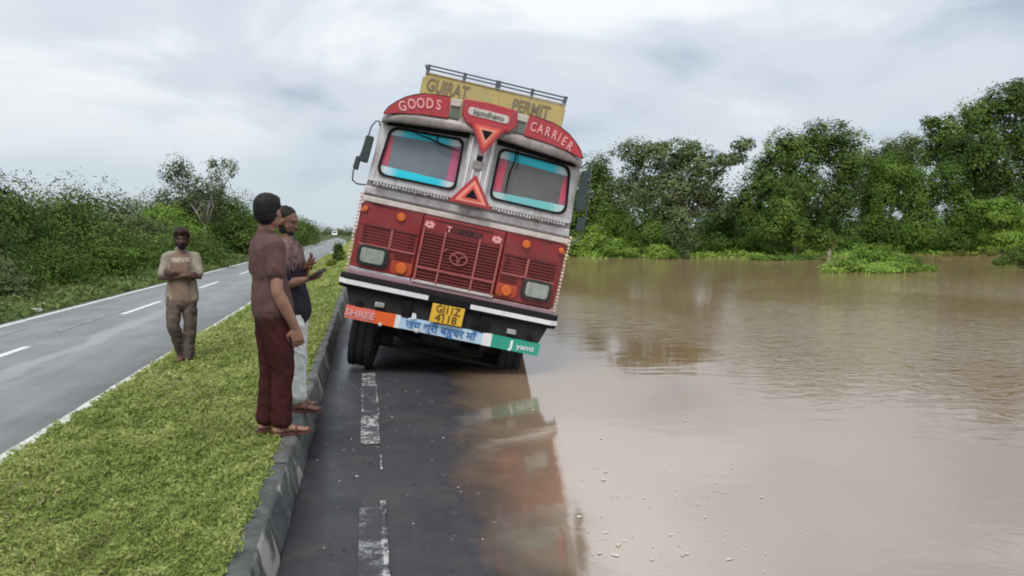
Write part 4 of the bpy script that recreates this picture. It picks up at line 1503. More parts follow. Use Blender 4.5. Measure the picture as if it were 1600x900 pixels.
def hand(b, wrist, direction, palm_n, side, curl=0.5, scale=1.0, spread=0.12, curls=None):
    """palm and five fingers: side +1 puts the thumb on the side palm_n x direction"""
    d = Vector(direction).normalized()
    n = Vector(palm_n)
    n = (n - d * n.dot(d)).normalized()          # the palm faces n
    t = n.cross(d) * side                        # towards the thumb
    w = Vector(wrist)
    k = scale
    b.loft([w - d * 0.01, w + d * 0.025 * k, w + d * 0.06 * k, w + d * 0.088 * k], [(0.026 * k, 0.020 * k), (0.033 * k, 0.017 * k), (0.040 * k, 0.015 * k), (0.038 * k, 0.012 * k)], side=t, seg=12)
    for i, (off, ln) in enumerate(((0.030, 0.072), (0.010, 0.080), (-0.010, 0.074), (-0.029, 0.058))):
        c = (curls[i] if curls else curl * (0.85 + 0.1 * i))
        base = w + d * (0.086 * k) + t * off * k
        dd = (d + t * spread * off / 0.03).normalized()
        p, pts = base, [base - d * 0.02 * k, base]
        ang = 0
        for sg, fr in ((0.45, 0.6), (0.30, 0.9), (0.25, 0.7)):
            ang += c * fr
            p = p + (dd * math.cos(ang) + n * math.sin(ang)) * ln * k * sg
            pts.append(p)
        b.loft(pts, [0.0095 * k, 0.0095 * k, 0.0088 * k, 0.0080 * k, 0.0068 * k], side=t, seg=8)
    base = w + d * 0.022 * k + t * 0.026 * k
    p1 = base + (d * 0.6 + t * 0.65 + n * 0.25).normalized() * 0.040 * k
    p2 = p1 + (d * 0.85 + t * 0.2 + n * 0.35).normalized() * 0.030 * k
    p3 = p2 + (d * 0.9 - t * 0.1 + n * 0.35).normalized() * 0.022 * k
    b.loft([base - t * 0.012 * k, p1, p2, p3], [0.015 * k, 0.012 * k, 0.0105 * k, 0.0085 * k], seg=8)


def head(b, c, yaw=0.0, pitch=0.0, s=1.0):
    """skull, jaw, nose, lips, ears; looks along +x turned by yaw"""
    m = Matrix.Translation(c) @ Matrix.Rotation(yaw, 4, 'Z') @ Matrix.Rotation(-pitch, 4, 'Y') @ Matrix.Scale(s, 4)
    rot = m.to_3x3().to_4x4()
    rot = Matrix.Rotation(yaw, 4, 'Z') @ Matrix.Rotation(-pitch, 4, 'Y')
    def bl(p, r):
        b.ball(m @ Vector(p), tuple(q * s for q in r), rot)
    bl((-0.012, 0, 0.030), (0.098, 0.077, 0.088))       # cranium
    bl((0.022, 0, -0.028), (0.068, 0.062, 0.082))       # face
    bl((0.040, 0, -0.088), (0.036, 0.034, 0.026))       # chin
    bl((0.000, 0.036, -0.066), (0.046, 0.022, 0.028))   # jaw corners
    bl((0.000, -0.036, -0.066), (0.046, 0.022, 0.028))
    bl((0.070, 0.026, -0.020), (0.018, 0.020, 0.014))   # cheek bones
    bl((0.070, -0.026, -0.020), (0.018, 0.020, 0.014))
    bl((0.080, 0, 0.028), (0.016, 0.048, 0.010))        # brow
    bl((0.088, 0, -0.004), (0.014, 0.009, 0.026))       # nose bridge
    bl((0.100, 0, -0.028), (0.014, 0.015, 0.011))       # nose tip
    bl((0.082, 0, -0.058), (0.012, 0.023, 0.0065))      # lips
    bl((0.080, 0, -0.068), (0.011, 0.020, 0.0065))
    for sd in (-1, 1):
        bl((-0.005, sd * 0.078, -0.012), (0.017, 0.009, 0.030))   # ears
    return m


def eyes(m, parent, mat):
    for sd in (-1, 1):
        bm = bmesh.new()
        bmesh.ops.create_uvsphere(bm, u_segments=10, v_segments=8, radius=0.0115, matrix=m @ Matrix.Translation((0.0755, sd * 0.031, 0.009)))
        link('eye', bm_mesh('eye', bm), mat, parent, smooth=True)


def foot(b, ankle, yaw=0.0, s=1.0):
    a = Vector(ankle)
    f = Vector((math.cos(yaw), math.sin(yaw), 0))
    l = Vector((-math.sin(yaw), math.cos(yaw), 0))
    g = Vector((a.x, a.y, a.z - 0.072 * s))
    b.loft([a + Vector((0, 0, 0.03)), a - f * 0.005, g - f * 0.02 + Vector((0, 0, 0.03))], [(0.034, 0.042), (0.034, 0.046), (0.034, 0.044)], side=l, seg=12)
    b.loft([g - f * 0.045 + Vector((0, 0, 0.026)), g + f * 0.03 + Vector((0, 0, 0.036)), g + f * 0.09 + Vector((0, 0, 0.028)), g + f * 0.145 + Vector((0, 0, 0.018))],
           [(0.032, 0.026), (0.034, 0.034), (0.042, 0.024), (0.044, 0.016)], side=l, seg=12)
    for i, (o, ln) in enumerate(((0.030, 0.048), (0.012, 0.046), (-0.004, 0.040), (-0.019, 0.034), (-0.033, 0.026))):
        p = g + f * 0.145 + l * o * (1 if s > 0 else -1) + Vector((0, 0, 0.014))
        b.loft([p - f * 0.01, p + f * ln * 0.6, p + f * ln], [0.0115 if i == 0 else 0.009, 0.0105 if i == 0 else 0.0085, 0.008], seg=8)
    return g


def sole(name, g, yaw, parent, mat, strap=True):
    f = Vector((math.cos(yaw), math.sin(yaw), 0))
    l = Vector((-math.sin(yaw), math.cos(yaw), 0))
    out = [(-0.085, 0.0), (-0.07, 0.032), (0.0, 0.036), (0.08, 0.046), (0.15, 0.05), (0.195, 0.03), (0.205, 0.0), (0.19, -0.032), (0.15, -0.048), (0.08, -0.044), (0.0, -0.034), (-0.07, -0.03)]
    bm = bmesh.new()
    lo = [bm.verts.new(g + f * x + l * y + Vector((0, 0, -0.014))) for x, y in out]
    hi = [bm.verts.new(g + f * x + l * y + Vector((0, 0, 0.004))) for x, y in out]
    bm.faces.new(list(reversed(lo)))
    bm.faces.new(hi)
    for i in range(len(out)):
        j = (i + 1) % len(out)
        bm.faces.new((lo[i], lo[j], hi[j], hi[i]))
    o = link(name, bm_mesh(name, bm), mat, parent)
    if strap:
        for a0 in (0.10,):
            bm = bmesh.new()
            pts = [g + f * (a0 + 0.01 * math.cos(t)) + l * 0.046 * math.cos(t) + Vector((0, 0, 0.004 + 0.045 * math.sin(t))) for t in [math.pi * q / 8 for q in range(9)]]
            add_tube(bm, pts, 0.009, 6)
            link('strap', bm_mesh('strap', bm), mat, o, smooth=True)
    return o


def limb(b, pts, radii, side=(0, 1, 0)):
    """joints with muscle swell between them"""
    b.loft(pts, radii, side=side)


# --- the man in brown standing on the kerb, seen from behind his right shoulder
def man_in_brown():
    f0 = on_ground(437, 679, 0.303)
    R0 = root('person', (f0[0], f0[1] + 0.05, 0.318), 'man in brown tee and maroon trousers on the kerb, back half turned', 'person', 'people watching the stranded truck', rot=(0, 0, RAD(20)))
    R0.scale = (0.965, 0.965, 0.965)
    b = Blob()
    hm = head(b, (-0.045, -0.005, 1.625), yaw=RAD(40), pitch=RAD(2), s=1.05)
    b.loft([(-0.075, 0, 1.42), (-0.07, 0, 1.50), (-0.06, 0, 1.56)], [(0.062, 0.06), (0.052, 0.056), (0.054, 0.058)])
    b.loft([(-0.03, 0, 0.90), (-0.045, 0, 1.08), (-0.07, 0, 1.28), (-0.08, 0, 1.40)], [(0.14, 0.09), (0.125, 0.08), (0.15, 0.09), (0.13, 0.075)])
    # right arm hangs slightly forward, the hand near the thigh
    rs, re, rw = Vector((-0.055, -0.165, 1.385)), Vector((-0.050, -0.208, 1.055)), Vector((0.070, -0.200, 0.80))
    b.loft([rs + Vector((0, 0.03, 0)), rs.lerp(re, 0.3), rs.lerp(re, 0.75), re, re.lerp(rw, 0.3), re.lerp(rw, 0.75), rw], [0.058, 0.053, 0.046, 0.044, 0.048, 0.038, (0.027, 0.033)])
    hand(b, rw, (0.22, 0.03, -1), (0.25, 1, 0.0), 1, curl=0.62, scale=1.14)
    ls, le, lw = Vector((-0.075, 0.175, 1.385)), Vector((-0.10, 0.215, 1.08)), Vector((0.02, 0.20, 0.85))
    b.loft([ls + Vector((0, -0.03, 0)), ls.lerp(le, 0.3), ls.lerp(le, 0.75), le, le.lerp(lw, 0.3), le.lerp(lw, 0.75), lw], [0.055, 0.048, 0.040, 0.038, 0.040, 0.031, (0.023, 0.028)])
    hand(b, lw, (0.2, 0, -1), (0, -1, 0), 1, curl=0.5)
    gs = []
    for sd, ax, yw in ((-1, 0.0, RAD(-8)), (1, -0.07, RAD(4))):
        hip, kn, an = Vector((-0.03, sd * 0.085, 0.90)), Vector((0.0 + ax * 0.6, sd * 0.09, 0.49)), Vector((ax - 0.005, sd * 0.085, 0.075))
        b.loft([hip, hip.lerp(kn, 0.5), kn, kn.lerp(an, 0.35), an.lerp(kn, 0.15), an], [0.085, 0.07, 0.055, 0.055, 0.036, 0.034])
        gs.append((foot(b, an, yw), yw))
    body = b.build('body', M['skin1'], R0, voxel=0.0075, smooth=2)
    eyes(hm, R0, M['eye'])
    for g, yw in gs:
        sole('sandal', g, yw, R0, M['sandal'])
    # hair: thick, cut square at the nape
    h = Blob()
    hr = Matrix.Rotation(RAD(40), 4, 'Z')
    h.ball(hm @ Vector((-0.024, 0, 0.050)), (0.111, 0.092, 0.092), hr)
    h.ball(hm @ Vector((-0.050, 0, -0.015)), (0.074, 0.080, 0.078), hr)
    h.ball(hm @ Vector((-0.040, 0, 0.020)), (0.096, 0.086, 0.085), hr)
    h.ball(hm @ Vector((0.035, 0, 0.085)), (0.060, 0.062, 0.042), hr)
    h.build('hair', M['hair'], R0, voxel=0.008, smooth=7, folds=(-0.003, 75, 50))
    t = Blob()
    t.loft([(-0.035, 0, 0.925), (-0.045, 0, 1.02), (-0.052, 0, 1.14), (-0.068, 0, 1.27), (-0.078, 0, 1.37), (-0.078, 0, 1.425), (-0.075, 0, 1.462)],
           [(0.192, 0.146), (0.182, 0.134), (0.168, 0.118), (0.176, 0.120), (0.178, 0.108), (0.135, 0.082), (0.066, 0.064)])
    for p, q in ((rs, re), (ls, le)):
        t.loft([p + (Vector((0, 0.05, 0.012)) if p.y < 0 else Vector((0, -0.05, 0.012))), p, p.lerp(q, 0.35), p.lerp(q, 0.56)], [0.068, 0.074, 0.071, 0.069])
    t.build('tee_shirt', M['shirt_brown'], R0, voxel=0.010, smooth=3, folds=(0.007, 7, 5), seed=3)
    p = Blob()
    p.loft([(-0.035, 0, 0.985), (-0.035, 0, 0.92), (-0.035, 0, 0.84)], [(0.145, 0.100), (0.160, 0.116), (0.158, 0.118)])
    for sd, ax in ((-1, 0.0), (1, -0.07)):
        hip, kn, an = Vector((-0.035, sd * 0.080, 0.86)), Vector((0.005 + ax * 0.6, sd * 0.088, 0.49)), Vector((ax - 0.012, sd * 0.085, 0.095))
        p.loft([hip, hip.lerp(kn, 0.3), hip.lerp(kn, 0.65), kn, kn.lerp(an, 0.4), kn.lerp(an, 0.8), an], [(0.088, 0.116), (0.090, 0.110), (0.082, 0.094), (0.072, 0.080), (0.064, 0.071), (0.062, 0.069), (0.064, 0.074)])
    p.build('trousers', M['trouser_maroon'], R0, voxel=0.010, smooth=2, folds=(0.008, 9, 6), seed=9)
    return R0


# --- the man behind him with a phone
def man_with_phone():
    f0 = on_ground(463, 640, 0.303)
    R0 = root('person', (f0[0], f0[1], 0.318), 'man in dark shirt and white trousers holding a phone, half hidden behind another man', 'person', 'people watching the stranded truck', rot=(0, 0, RAD(-12)))
    b = Blob()
    hm = head(b, (-0.05, 0.0, 1.515), yaw=RAD(-10), pitch=RAD(-14), s=0.98)
    b.loft([(-0.06, 0, 1.33), (-0.055, 0, 1.40), (-0.05, 0, 1.46)], [(0.06, 0.058), (0.050, 0.054), (0.05, 0.055)])
    b.loft([(-0.02, 0, 0.85), (-0.03, 0, 1.0), (-0.05, 0, 1.2), (-0.06, 0, 1.31)], [(0.13, 0.085), (0.125, 0.08), (0.145, 0.09), (0.12, 0.07)])
    rs, re, rw = Vector((-0.04, -0.165, 1.30)), Vector((-0.02, -0.20, 1.02)), Vector((0.135, -0.11, 1.055))
    b.loft([rs + Vector((0, 0.03, 0)), rs.lerp(re, 0.3), rs.lerp(re, 0.75), re, re.lerp(rw, 0.3), re.lerp(rw, 0.75), rw], [0.054, 0.048, 0.041, 0.039, 0.042, 0.032, (0.027, 0.022)])
    hand(b, rw, (1, 0.25, 0.22), (0, 0.35, 1), -1, curl=0.55)
    ls, le, lw = Vector((-0.045, 0.165, 1.30)), Vector((0.01, 0.19, 1.05)), Vector((0.105, 0.02, 1.15))
    b.loft([ls + Vector((0, -0.03, 0)), ls.lerp(le, 0.3), ls.lerp(le, 0.75), le, le.lerp(lw, 0.3), le.lerp(lw, 0.75), lw], [0.054, 0.048, 0.041, 0.039, 0.042, 0.032, (0.027, 0.022)])
    hand(b, lw, (0.55, -0.5, 0.55), (-0.3, -0.9, 0.2), -1, curl=0.2, spread=0.4)
    gs = []
    for sd, ax, yw in ((-1, 0.03, RAD(-6)), (1, -0.06, RAD(6))):
        hip, kn, an = Vector((-0.02, sd * 0.082, 0.84)), Vector((0.02 + ax * 0.6, sd * 0.085, 0.46)), Vector((ax, sd * 0.082, 0.075))
        b.loft([hip, hip.lerp(kn, 0.5), kn, kn.lerp(an, 0.35), an.lerp(kn, 0.15), an], [0.082, 0.068, 0.053, 0.052, 0.035, 0.033])
        gs.append((foot(b, an, yw), yw))
    b.build('body', M['skin2'], R0, voxel=0.0075, smooth=2)
    eyes(hm, R0, M['eye'])
    for g, yw in gs:
        sole('sandal', g, yw, R0, M['sandal'])
    h = Blob()
    hr = Matrix.Rotation(RAD(-10), 4, 'Z')
    h.ball(hm @ Vector((-0.028, 0, 0.046)), (0.098, 0.083, 0.078), hr)
    h.ball(hm @ Vector((-0.042, 0, 0.0)), (0.070, 0.077, 0.068), hr)
    h.build('hair', M['hair'], R0, voxel=0.008, smooth=2, folds=(-0.004, 60, 40))
    h = Blob()
    h.ball(hm @ Vector((0.040, 0, -0.085)), (0.046, 0.046, 0.036), hr)
    for sd in (-1, 1):
        h.ball(hm @ Vector((0.008, sd * 0.052, -0.055)), (0.034, 0.016, 0.044), hr)
    h.build('beard', M['hair'], R0, voxel=0.007, smooth=2, folds=(-0.003, 70, 70))
    t = Blob()
    t.loft([(-0.02, 0, 0.80), (-0.025, 0, 0.92), (-0.032, 0, 1.04), (-0.045, 0, 1.17), (-0.055, 0, 1.27), (-0.058, 0, 1.33), (-0.056, 0, 1.365)],
           [(0.192, 0.150), (0.182, 0.136), (0.160, 0.114), (0.166, 0.112), (0.168, 0.10), (0.125, 0.078), (0.062, 0.060)])
    for p, q in ((rs, re), (ls, le)):
        t.loft([p + (Vector((0, 0.05, 0.012)) if p.y < 0 else Vector((0, -0.05, 0.012))), p, p.lerp(q, 0.45), p.lerp(q, 0.85)], [0.064, 0.070, 0.064, 0.058])
    t.build('shirt', M['shirt_navy'], R0, voxel=0.010, smooth=3, folds=(0.007, 7, 5), seed=13)
    p = Blob()
    p.loft([(-0.02, 0, 0.91), (-0.02, 0, 0.86), (-0.02, 0, 0.78)], [(0.145, 0.104), (0.155, 0.115), (0.15, 0.115)])
    for sd, ax in ((-1, 0.03), (1, -0.06)):
        hip, kn, an = Vector((-0.02, sd * 0.078, 0.80)), Vector((0.02 + ax * 0.6, sd * 0.085, 0.46)), Vector((ax - 0.01, sd * 0.082, 0.13))
        p.loft([hip, hip.lerp(kn, 0.35), hip.lerp(kn, 0.7), kn, kn.lerp(an, 0.4), kn.lerp(an, 0.8), an], [(0.088, 0.108), (0.086, 0.100), (0.078, 0.088), (0.072, 0.080), (0.068, 0.076), (0.074, 0.084), (0.080, 0.092)])
    p.build('trousers', M['trouser_white'], R0, voxel=0.010, smooth=2, folds=(0.009, 9, 9), seed=19)
    # the phone is held in his hand: a thing of its own
    ph = root('phone', (0, 0, 0), 'black phone held out in the hand of the man in white trousers', 'phone')
    mw = R0.matrix_basis.copy()
    c = Matrix.Translation(R0.location) @ Matrix.Rotation(RAD(-12), 4, 'Z') @ Vector(rw + Vector((0.085, 0.02, 0.045)))
    ph.location = c
    ph.rotation_euler = (RAD(10), RAD(-30), RAD(8))
    box('phone_case', -0.075, 0.075, -0.037, 0.037, -0.005, 0.005, M['phone'], ph, 0.003)
    box('screen', -0.070, 0.070, -0.033, 0.033, 0.0052, 0.0065, M['phone'], ph, 0.0)
    return R0


# --- the man with folded arms at the edge of the far carriageway
def man_with_folded_arms():
    f0 = on_ground(288, 572, 0.045)
    gz = float(kerb_z(f0[0])) + 0.02
    R0 = root('person', (f0[0], f0[1], gz), 'man in a khaki tee and muddy trousers with folded arms on the grass edge', 'person', 'people watching the stranded truck', rot=(0, 0, RAD(-84)))
    b = Blob()
    hm = head(b, (0.03, 0.02, 1.60), yaw=RAD(6), pitch=RAD(-10), s=1.02)
    b.loft([(-0.03, 0, 1.40), (-0.01, 0.01, 1.48), (0.01, 0.02, 1.54)], [(0.062, 0.06), (0.052, 0.056), (0.052, 0.056)])
    b.loft([(0, 0, 0.90), (-0.01, 0, 1.06), (-0.02, 0, 1.26), (-0.03, 0, 1.38)], [(0.14, 0.09), (0.125, 0.08), (0.15, 0.095), (0.13, 0.075)])
    for sd in (-1, 1):
        sh, el = Vector((-0.03, sd * 0.165, 1.375)), Vector((0.05, sd * 0.215, 1.115))
        wr = Vector((0.175, -sd * 0.065, 1.15 + (0.035 if sd > 0 else -0.015)))
        b.loft([sh + Vector((0, -sd * 0.03, 0)), sh.lerp(el, 0.3), sh.lerp(el, 0.75), el, el.lerp(wr, 0.3), el.lerp(wr, 0.75), wr], [0.056, 0.049, 0.043, 0.041, 0.044, 0.034, (0.027, 0.023)])
        hand(b, wr, Vector((-0.25, -sd * 1.0, 0.10)), (-1, 0.15 * sd, 0), -sd, curl=0.55)
    gs = []
    legs = []
    for sd, kn, an, yw in ((-1, Vector((0.11, -0.10, 0.52)), Vector((-0.06, -0.03, 0.135)), RAD(-5)), (1, Vector((0.03, 0.085, 0.49)), Vector((0.02, 0.055, 0.075)), RAD(4))):
        hip = Vector((0.0, sd * 0.09, 0.90))
        b.loft([hip, hip.lerp(kn, 0.5), kn, kn.lerp(an, 0.35), an.lerp(kn, 0.15), an], [0.085, 0.07, 0.055, 0.055, 0.036, 0.034])
        gs.append((foot(b, an, yw), yw))
        legs.append((hip, kn, an))
    b.build('body', M['skin3'], R0, voxel=0.0085, smooth=2)
    eyes(hm, R0, M['eye'])
    for g, yw in gs:
        sole('sandal', g, yw, R0, M['sandal'])
    h = Blob()
    h.ball(hm @ Vector((-0.018, 0, 0.052)), (0.112, 0.098, 0.090))
    h.ball(hm @ Vector((-0.035, 0, 0.0)), (0.080, 0.094, 0.075))
    h.ball(hm @ Vector((0.045, 0, 0.085)), (0.055, 0.072, 0.035))
    h.build('hair', M['hair_rust'], R0, voxel=0.009, smooth=1, folds=(-0.012, 28, 28))
    h = Blob()
    h.ball(hm @ Vector((0.045, 0, -0.085)), (0.052, 0.050, 0.042))
    h.ball(hm @ Vector((0.086, 0, -0.048)), (0.014, 0.034, 0.010))
    for sd in (-1, 1):
        h.ball(hm @ Vector((0.012, sd * 0.055, -0.055)), (0.038, 0.016, 0.046))
    h.build('beard', M['hair'], R0, voxel=0.008, smooth=2, folds=(-0.004, 60, 60))
    t = Blob()
    t.loft([(0.0, 0, 0.84), (0.0, 0, 0.96), (-0.005, 0, 1.10), (-0.018, 0, 1.25), (-0.028, 0, 1.35), (-0.03, 0, 1.41), (-0.022, 0, 1.45)],
           [(0.196, 0.148), (0.184, 0.136), (0.166, 0.118), (0.172, 0.116), (0.172, 0.104), (0.13, 0.082), (0.070, 0.064)])
    for sd in (-1, 1):
        sh, el = Vector((-0.03, sd * 0.165, 1.375)), Vector((0.05, sd * 0.215, 1.115))
        t.loft([sh + Vector((0, -sd * 0.05, 0.012)), sh, sh.lerp(el, 0.4), sh.lerp(el, 0.82)], [0.056, 0.062, 0.062, 0.060])
    t.build('tee_shirt', M['shirt_khaki'], R0, voxel=0.011, smooth=3, folds=(0.008, 7, 5), seed=23)
    p = Blob()
    p.loft([(0, 0, 0.97), (0, 0, 0.90), (0, 0, 0.83)], [(0.150, 0.105), (0.165, 0.118), (0.162, 0.118)])
    for hip, kn, an in legs:
        p.loft([hip - Vector((0, 0, 0.05)), hip.lerp(kn, 0.35), hip.lerp(kn, 0.7), kn, kn.lerp(an, 0.4), kn.lerp(an, 0.8), an + Vector((0, 0, 0.02))], [(0.090, 0.105), (0.088, 0.10), (0.080, 0.090), (0.074, 0.082), (0.070, 0.076), (0.062, 0.066), (0.058, 0.062)])
    p.build('trousers', M['trouser_mud'], R0, voxel=0.011, smooth=2, folds=(0.010, 9, 8), seed=29)
    return R0


man_in_brown()
man_with_phone()
man_with_folded_arms()

# ------------------------------------------------------------------ vegetation
def foliage(name, lobes, n, size, seed, mat, parent=None, aspect=0.62, fill=0.35, rough=0.22, flat=1.0, tint_by=0.5, **kw):
    """leaves spread through ellipsoid lobes (x, y, z, rx, ry, rz): mostly near each lobe's uneven surface, some inside"""
    n, size = int(n * 1.45), size * 0.80
    r = rng_(seed)
    lb = np.array(lobes, float)
    w = (lb[:, 3] * lb[:, 4] + lb[:, 3] * lb[:, 5] + lb[:, 4] * lb[:, 5])
    idx = r.choice(len(lb), n, p=w / w.sum())
    d = r.normal(0, 1, (n, 3))
    d /= np.linalg.norm(d, axis=1)[:, None]
    # sprays: pull directions towards a set of twig directions per lobe for clumps and gaps
    K = 46
    tw = r.normal(0, 1, (len(lb), K, 3))
    tw /= np.linalg.norm(tw, axis=2)[:, :, None]
    tl = r.uniform(0.72, 1.0 + rough * 1.4, (len(lb), K))
    tt = r.uniform(-0.22, 0.22, (len(lb), K))
    k = r.integers(0, K, n)
    t_ = tw[idx, k]
    mixv = r.uniform(0.55, 0.95, n)[:, None]
    d = d * (1 - mixv) + t_ * mixv
    d /= np.linalg.norm(d, axis=1)[:, None] + 1e-9
    rad = np.where(r.random(n) < fill, r.uniform(0.3, 0.85, n), r.normal(0.95, 0.055, n)) * tl[idx, k]
    P = lb[idx, :3] + d * rad[:, None] * lb[idx, 3:]
    nrm = d.copy()
    nrm[:, 2] += 0.5 * flat
    lt = r.uniform(-0.16, 0.16, len(lb))
    tint = 0.45 + lt[idx] * tint_by * 2.4 + tt[idx, k] * 1.35 + r.normal(0, 0.045, n)
    V = leaf_quads(P, nrm, size, aspect, r)
    me = np_quads(name, V, n, tint)
    return link(name, me, mat, parent, **kw)


def woody(name, base, tips, r0, mat, parent, seed, sag=0.15, fork=0.35):
    """tapered trunk that forks into limbs reaching each tip"""
    r = random.Random(seed)
    bm = bmesh.new()
    base = Vector(base)
    top = Vector((sum(t[0] for t in tips) / len(tips), sum(t[1] for t in tips) / len(tips), max(t[2] for t in tips)))
    h = top.z - base.z
    f = base.lerp(top, fork)
    f.z = base.z + h * fork
    m1 = base.lerp(f, 0.5) + Vector((r.uniform(-.08, .08), r.uniform(-.08, .08), 0)) * h * 0.3
    add_tube(bm, [base - Vector((0, 0, 0.3)), base + Vector((0, 0, 0.05)), m1, f], [r0 * 1.5, r0 * 1.15, r0, r0 * 0.85], 8)
    for t in tips:
        t = Vector(t)
        a = f.lerp(t, 0.35) + Vector((r.uniform(-.1, .1), r.uniform(-.1, .1), r.uniform(0, .12))) * h
        b = f.lerp(t, 0.7) + Vector((r.uniform(-.06, .06), r.uniform(-.06, .06), r.uniform(-.02, .08))) * h
        add_tube(bm, [f - Vector((0, 0, r0 * 0.5)), a, b, t], [r0 * 0.62, r0 * 0.42, r0 * 0.26, r0 * 0.08], 6)
        for q in range(2):
            c = a.lerp(t, r.uniform(0.2, 0.7))
            e_ = c + Vector((r.uniform(-1, 1), r.uniform(-1, 1), r.uniform(0.1, 0.9))).normalized() * h * 0.13
            add_tube(bm, [c, c.lerp(e_, 0.5) + Vector((0, 0, 0.02 * h)), e_], [r0 * 0.24, r0 * 0.15, r0 * 0.05], 5)
    return link(name, bm_mesh(name, bm), mat, parent, smooth=True)


def tree(name, label, cat, Y, base_px, lobes_px, n, leaf, mats, seed, depth=0.8, bark='twig', trunk_r=0.12, fork=0.35, group=None, z0=None, **fk):
    """lobes given as (px, py, rx_px, rz_px[, dy]) in the photograph and set at distance Y"""
    bp = at(base_px[0], base_px[1], Y)
    zg = float(terrain_h(bp[0], bp[1])) if z0 is None else z0
    R0 = root(name, (float(bp[0]), float(bp[1]), zg), label, cat, group)
    s = Y / FPX * 1.04
    lobes = []
    for L in lobes_px:
        dy = L[4] if len(L) > 4 else 0.0
        p = at(L[0], L[1], Y + dy)
        rx, rz = L[2] * s, L[3] * s
        z = max(p[2] - zg, rz * 0.55)
        lobes.append((p[0] - bp[0], dy, z, rx, (rx + rz) / 2 * depth, rz))
    foliage('crown' if cat == 'tree' else 'foliage', lobes, n, leaf, seed, mats, R0, **fk)
    woody('trunk' if cat == 'tree' else 'stem', (0, 0, 0), [(l[0], l[1], l[2]) for l in lobes], trunk_r, M[bark], R0, seed, fork=fork)
    return R0


# --- right bank, from the truck outwards
tree('dense_tree', 'dark round tree rising just behind the truck cab on the far bank', 'tree', 56, (930, 400),
     [(925, 300, 34, 50), (955, 330, 32, 44, -1), (905, 345, 30, 46, 1), (968, 365, 26, 28, -2), (935, 275, 22, 30, 1), (880, 320, 34, 50, 2), (850, 350, 34, 40, 2)], 17000, 0.26, M['leaf_dark'], 11, trunk_r=0.2)
tree('open_tree', 'tall open tree with layered branches and one long arm reaching right', 'tree', 50, (1070, 406),
     [(1010, 238, 42, 18), (1070, 240, 36, 22, 1), (1100, 262, 34, 20, -1), (1020, 275, 42, 22, 1), (1065, 300, 46, 24, 0), (985, 300, 34, 20, -1), (1110, 305, 24, 16, 1), (1140, 248, 22, 11, 0), (1160, 226, 16, 10, 0), (1125, 330, 14, 12, 0), (1040, 335, 30, 18, 0)],
     16000, 0.24, M['leaf_grey'], 12, bark='twig', trunk_r=0.17, fork=0.30, rough=0.4, fill=0.2)
tree('slender_tree', 'slender dark stemmed sapling standing at the water edge before the open tree', 'tree', 45.5, (1072, 408),
     [(1068, 345, 20, 22), (1050, 365, 16, 16), (1085, 368, 14, 18, -0.5), (1072, 390, 10, 16)], 2600, 0.2, M['leaf_grey'], 13, trunk_r=0.10)
tree('broad_tree', 'broad tree with drooping clumps and a deep dark middle', 'tree', 52, (1260, 400),
     [(1235, 235, 42, 34), (1290, 225, 44, 36, 1), (1330, 245, 34, 38, 0), (1200, 275, 34, 34, 1), (1175, 320, 34, 38, 0), (1250, 290, 44, 40, -1), (1310, 300, 40, 48, 1), (1225, 345, 34, 36, -1), (1275, 350, 38, 36, 1), (1185, 365, 30, 26, -1), (1215, 300, 30, 26, -2), (1185, 290, 14, 14, 0)],
     30000, 0.26, M['leaf_dark'], 14, trunk_r=0.25)
tree('pale_shrub', 'loose yellow green shrub leaning out under the broad tree', 'shrub', 47.5, (1240, 398),
     [(1225, 330, 30, 26), (1200, 355, 26, 24), (1250, 365, 26, 24), (1285, 372, 20, 18, -1), (1230, 300, 16, 18)], 7500, 0.2, M['leaf_mid'], 15, trunk_r=0.08)
tree('creeper_mass', 'steep sided bush smothered in green creeper at the water edge', 'shrub', 53, (1430, 396),
     [(1390, 270, 42, 32), (1372, 315, 32, 46, 0), (1375, 365, 34, 34, -1), (1430, 300, 44, 50, 0), (1435, 360, 46, 38, -1), (1485, 285, 36, 36, 1), (1500, 335, 34, 44, 0), (1490, 375, 36, 24, -1), (1400, 250, 26, 18, 1)],
     36000, 0.19, M['leaf_vine'], 16, trunk_r=0.2, aspect=0.8, fill=0.25, rough=0.1, flat=0.4)
tree('tall_tree', 'tallest dark tree at the right edge with an uneven top', 'tree', 60, (1545, 392),
     [(1575, 160, 44, 30), (1530, 180, 44, 34, 1), (1480, 205, 38, 26, 0), (1455, 235, 34, 24, 1), (1600, 215, 50, 44, 0), (1540, 240, 48, 44, -1), (1580, 290, 50, 50, 0), (1525, 300, 44, 50, 1), (1620, 170, 40, 36, 0), (1590, 140, 24, 18, 0), (1455, 190, 16, 10, 0), (1640, 270, 50, 60, 1), (1500, 240, 40, 34, -1)],
     40000, 0.29, M['leaf_dark'], 17, trunk_r=0.32)
tree('bright_shrub', 'bright green spreading shrub below the tallest tree', 'shrub', 52, (1570, 392),
     [(1560, 330, 42, 22), (1600, 345, 40, 28, 0), (1545, 360, 34, 24, 1), (1585, 375, 36, 18, -1), (1530, 322, 22, 12, 0)], 14000, 0.2, M['leaf_bright'], 18, trunk_r=0.1)
tree('rear_tree', 'grey green tree showing in the gap behind the broad tree', 'tree', 72, (1370, 385),
     [(1370, 250, 22, 20), (1395, 235, 24, 20), (1420, 225, 22, 20, 1), (1380, 285, 26, 36), (1350, 300, 26, 40), (1410, 265, 26, 28)], 9000, 0.32, M['leaf_grey'], 19, trunk_r=0.2)
tree('low_shrub', 'light green scrambling shrub on the bank beside the truck', 'shrub', 51, (950, 402),
     [(930, 372, 26, 24), (965, 355, 26, 24, 1), (960, 382, 30, 16, -1), (990, 360, 22, 26, 0), (905, 385, 22, 16, 0)], 9000, 0.17, M['leaf_bright'], 20, trunk_r=0.06)
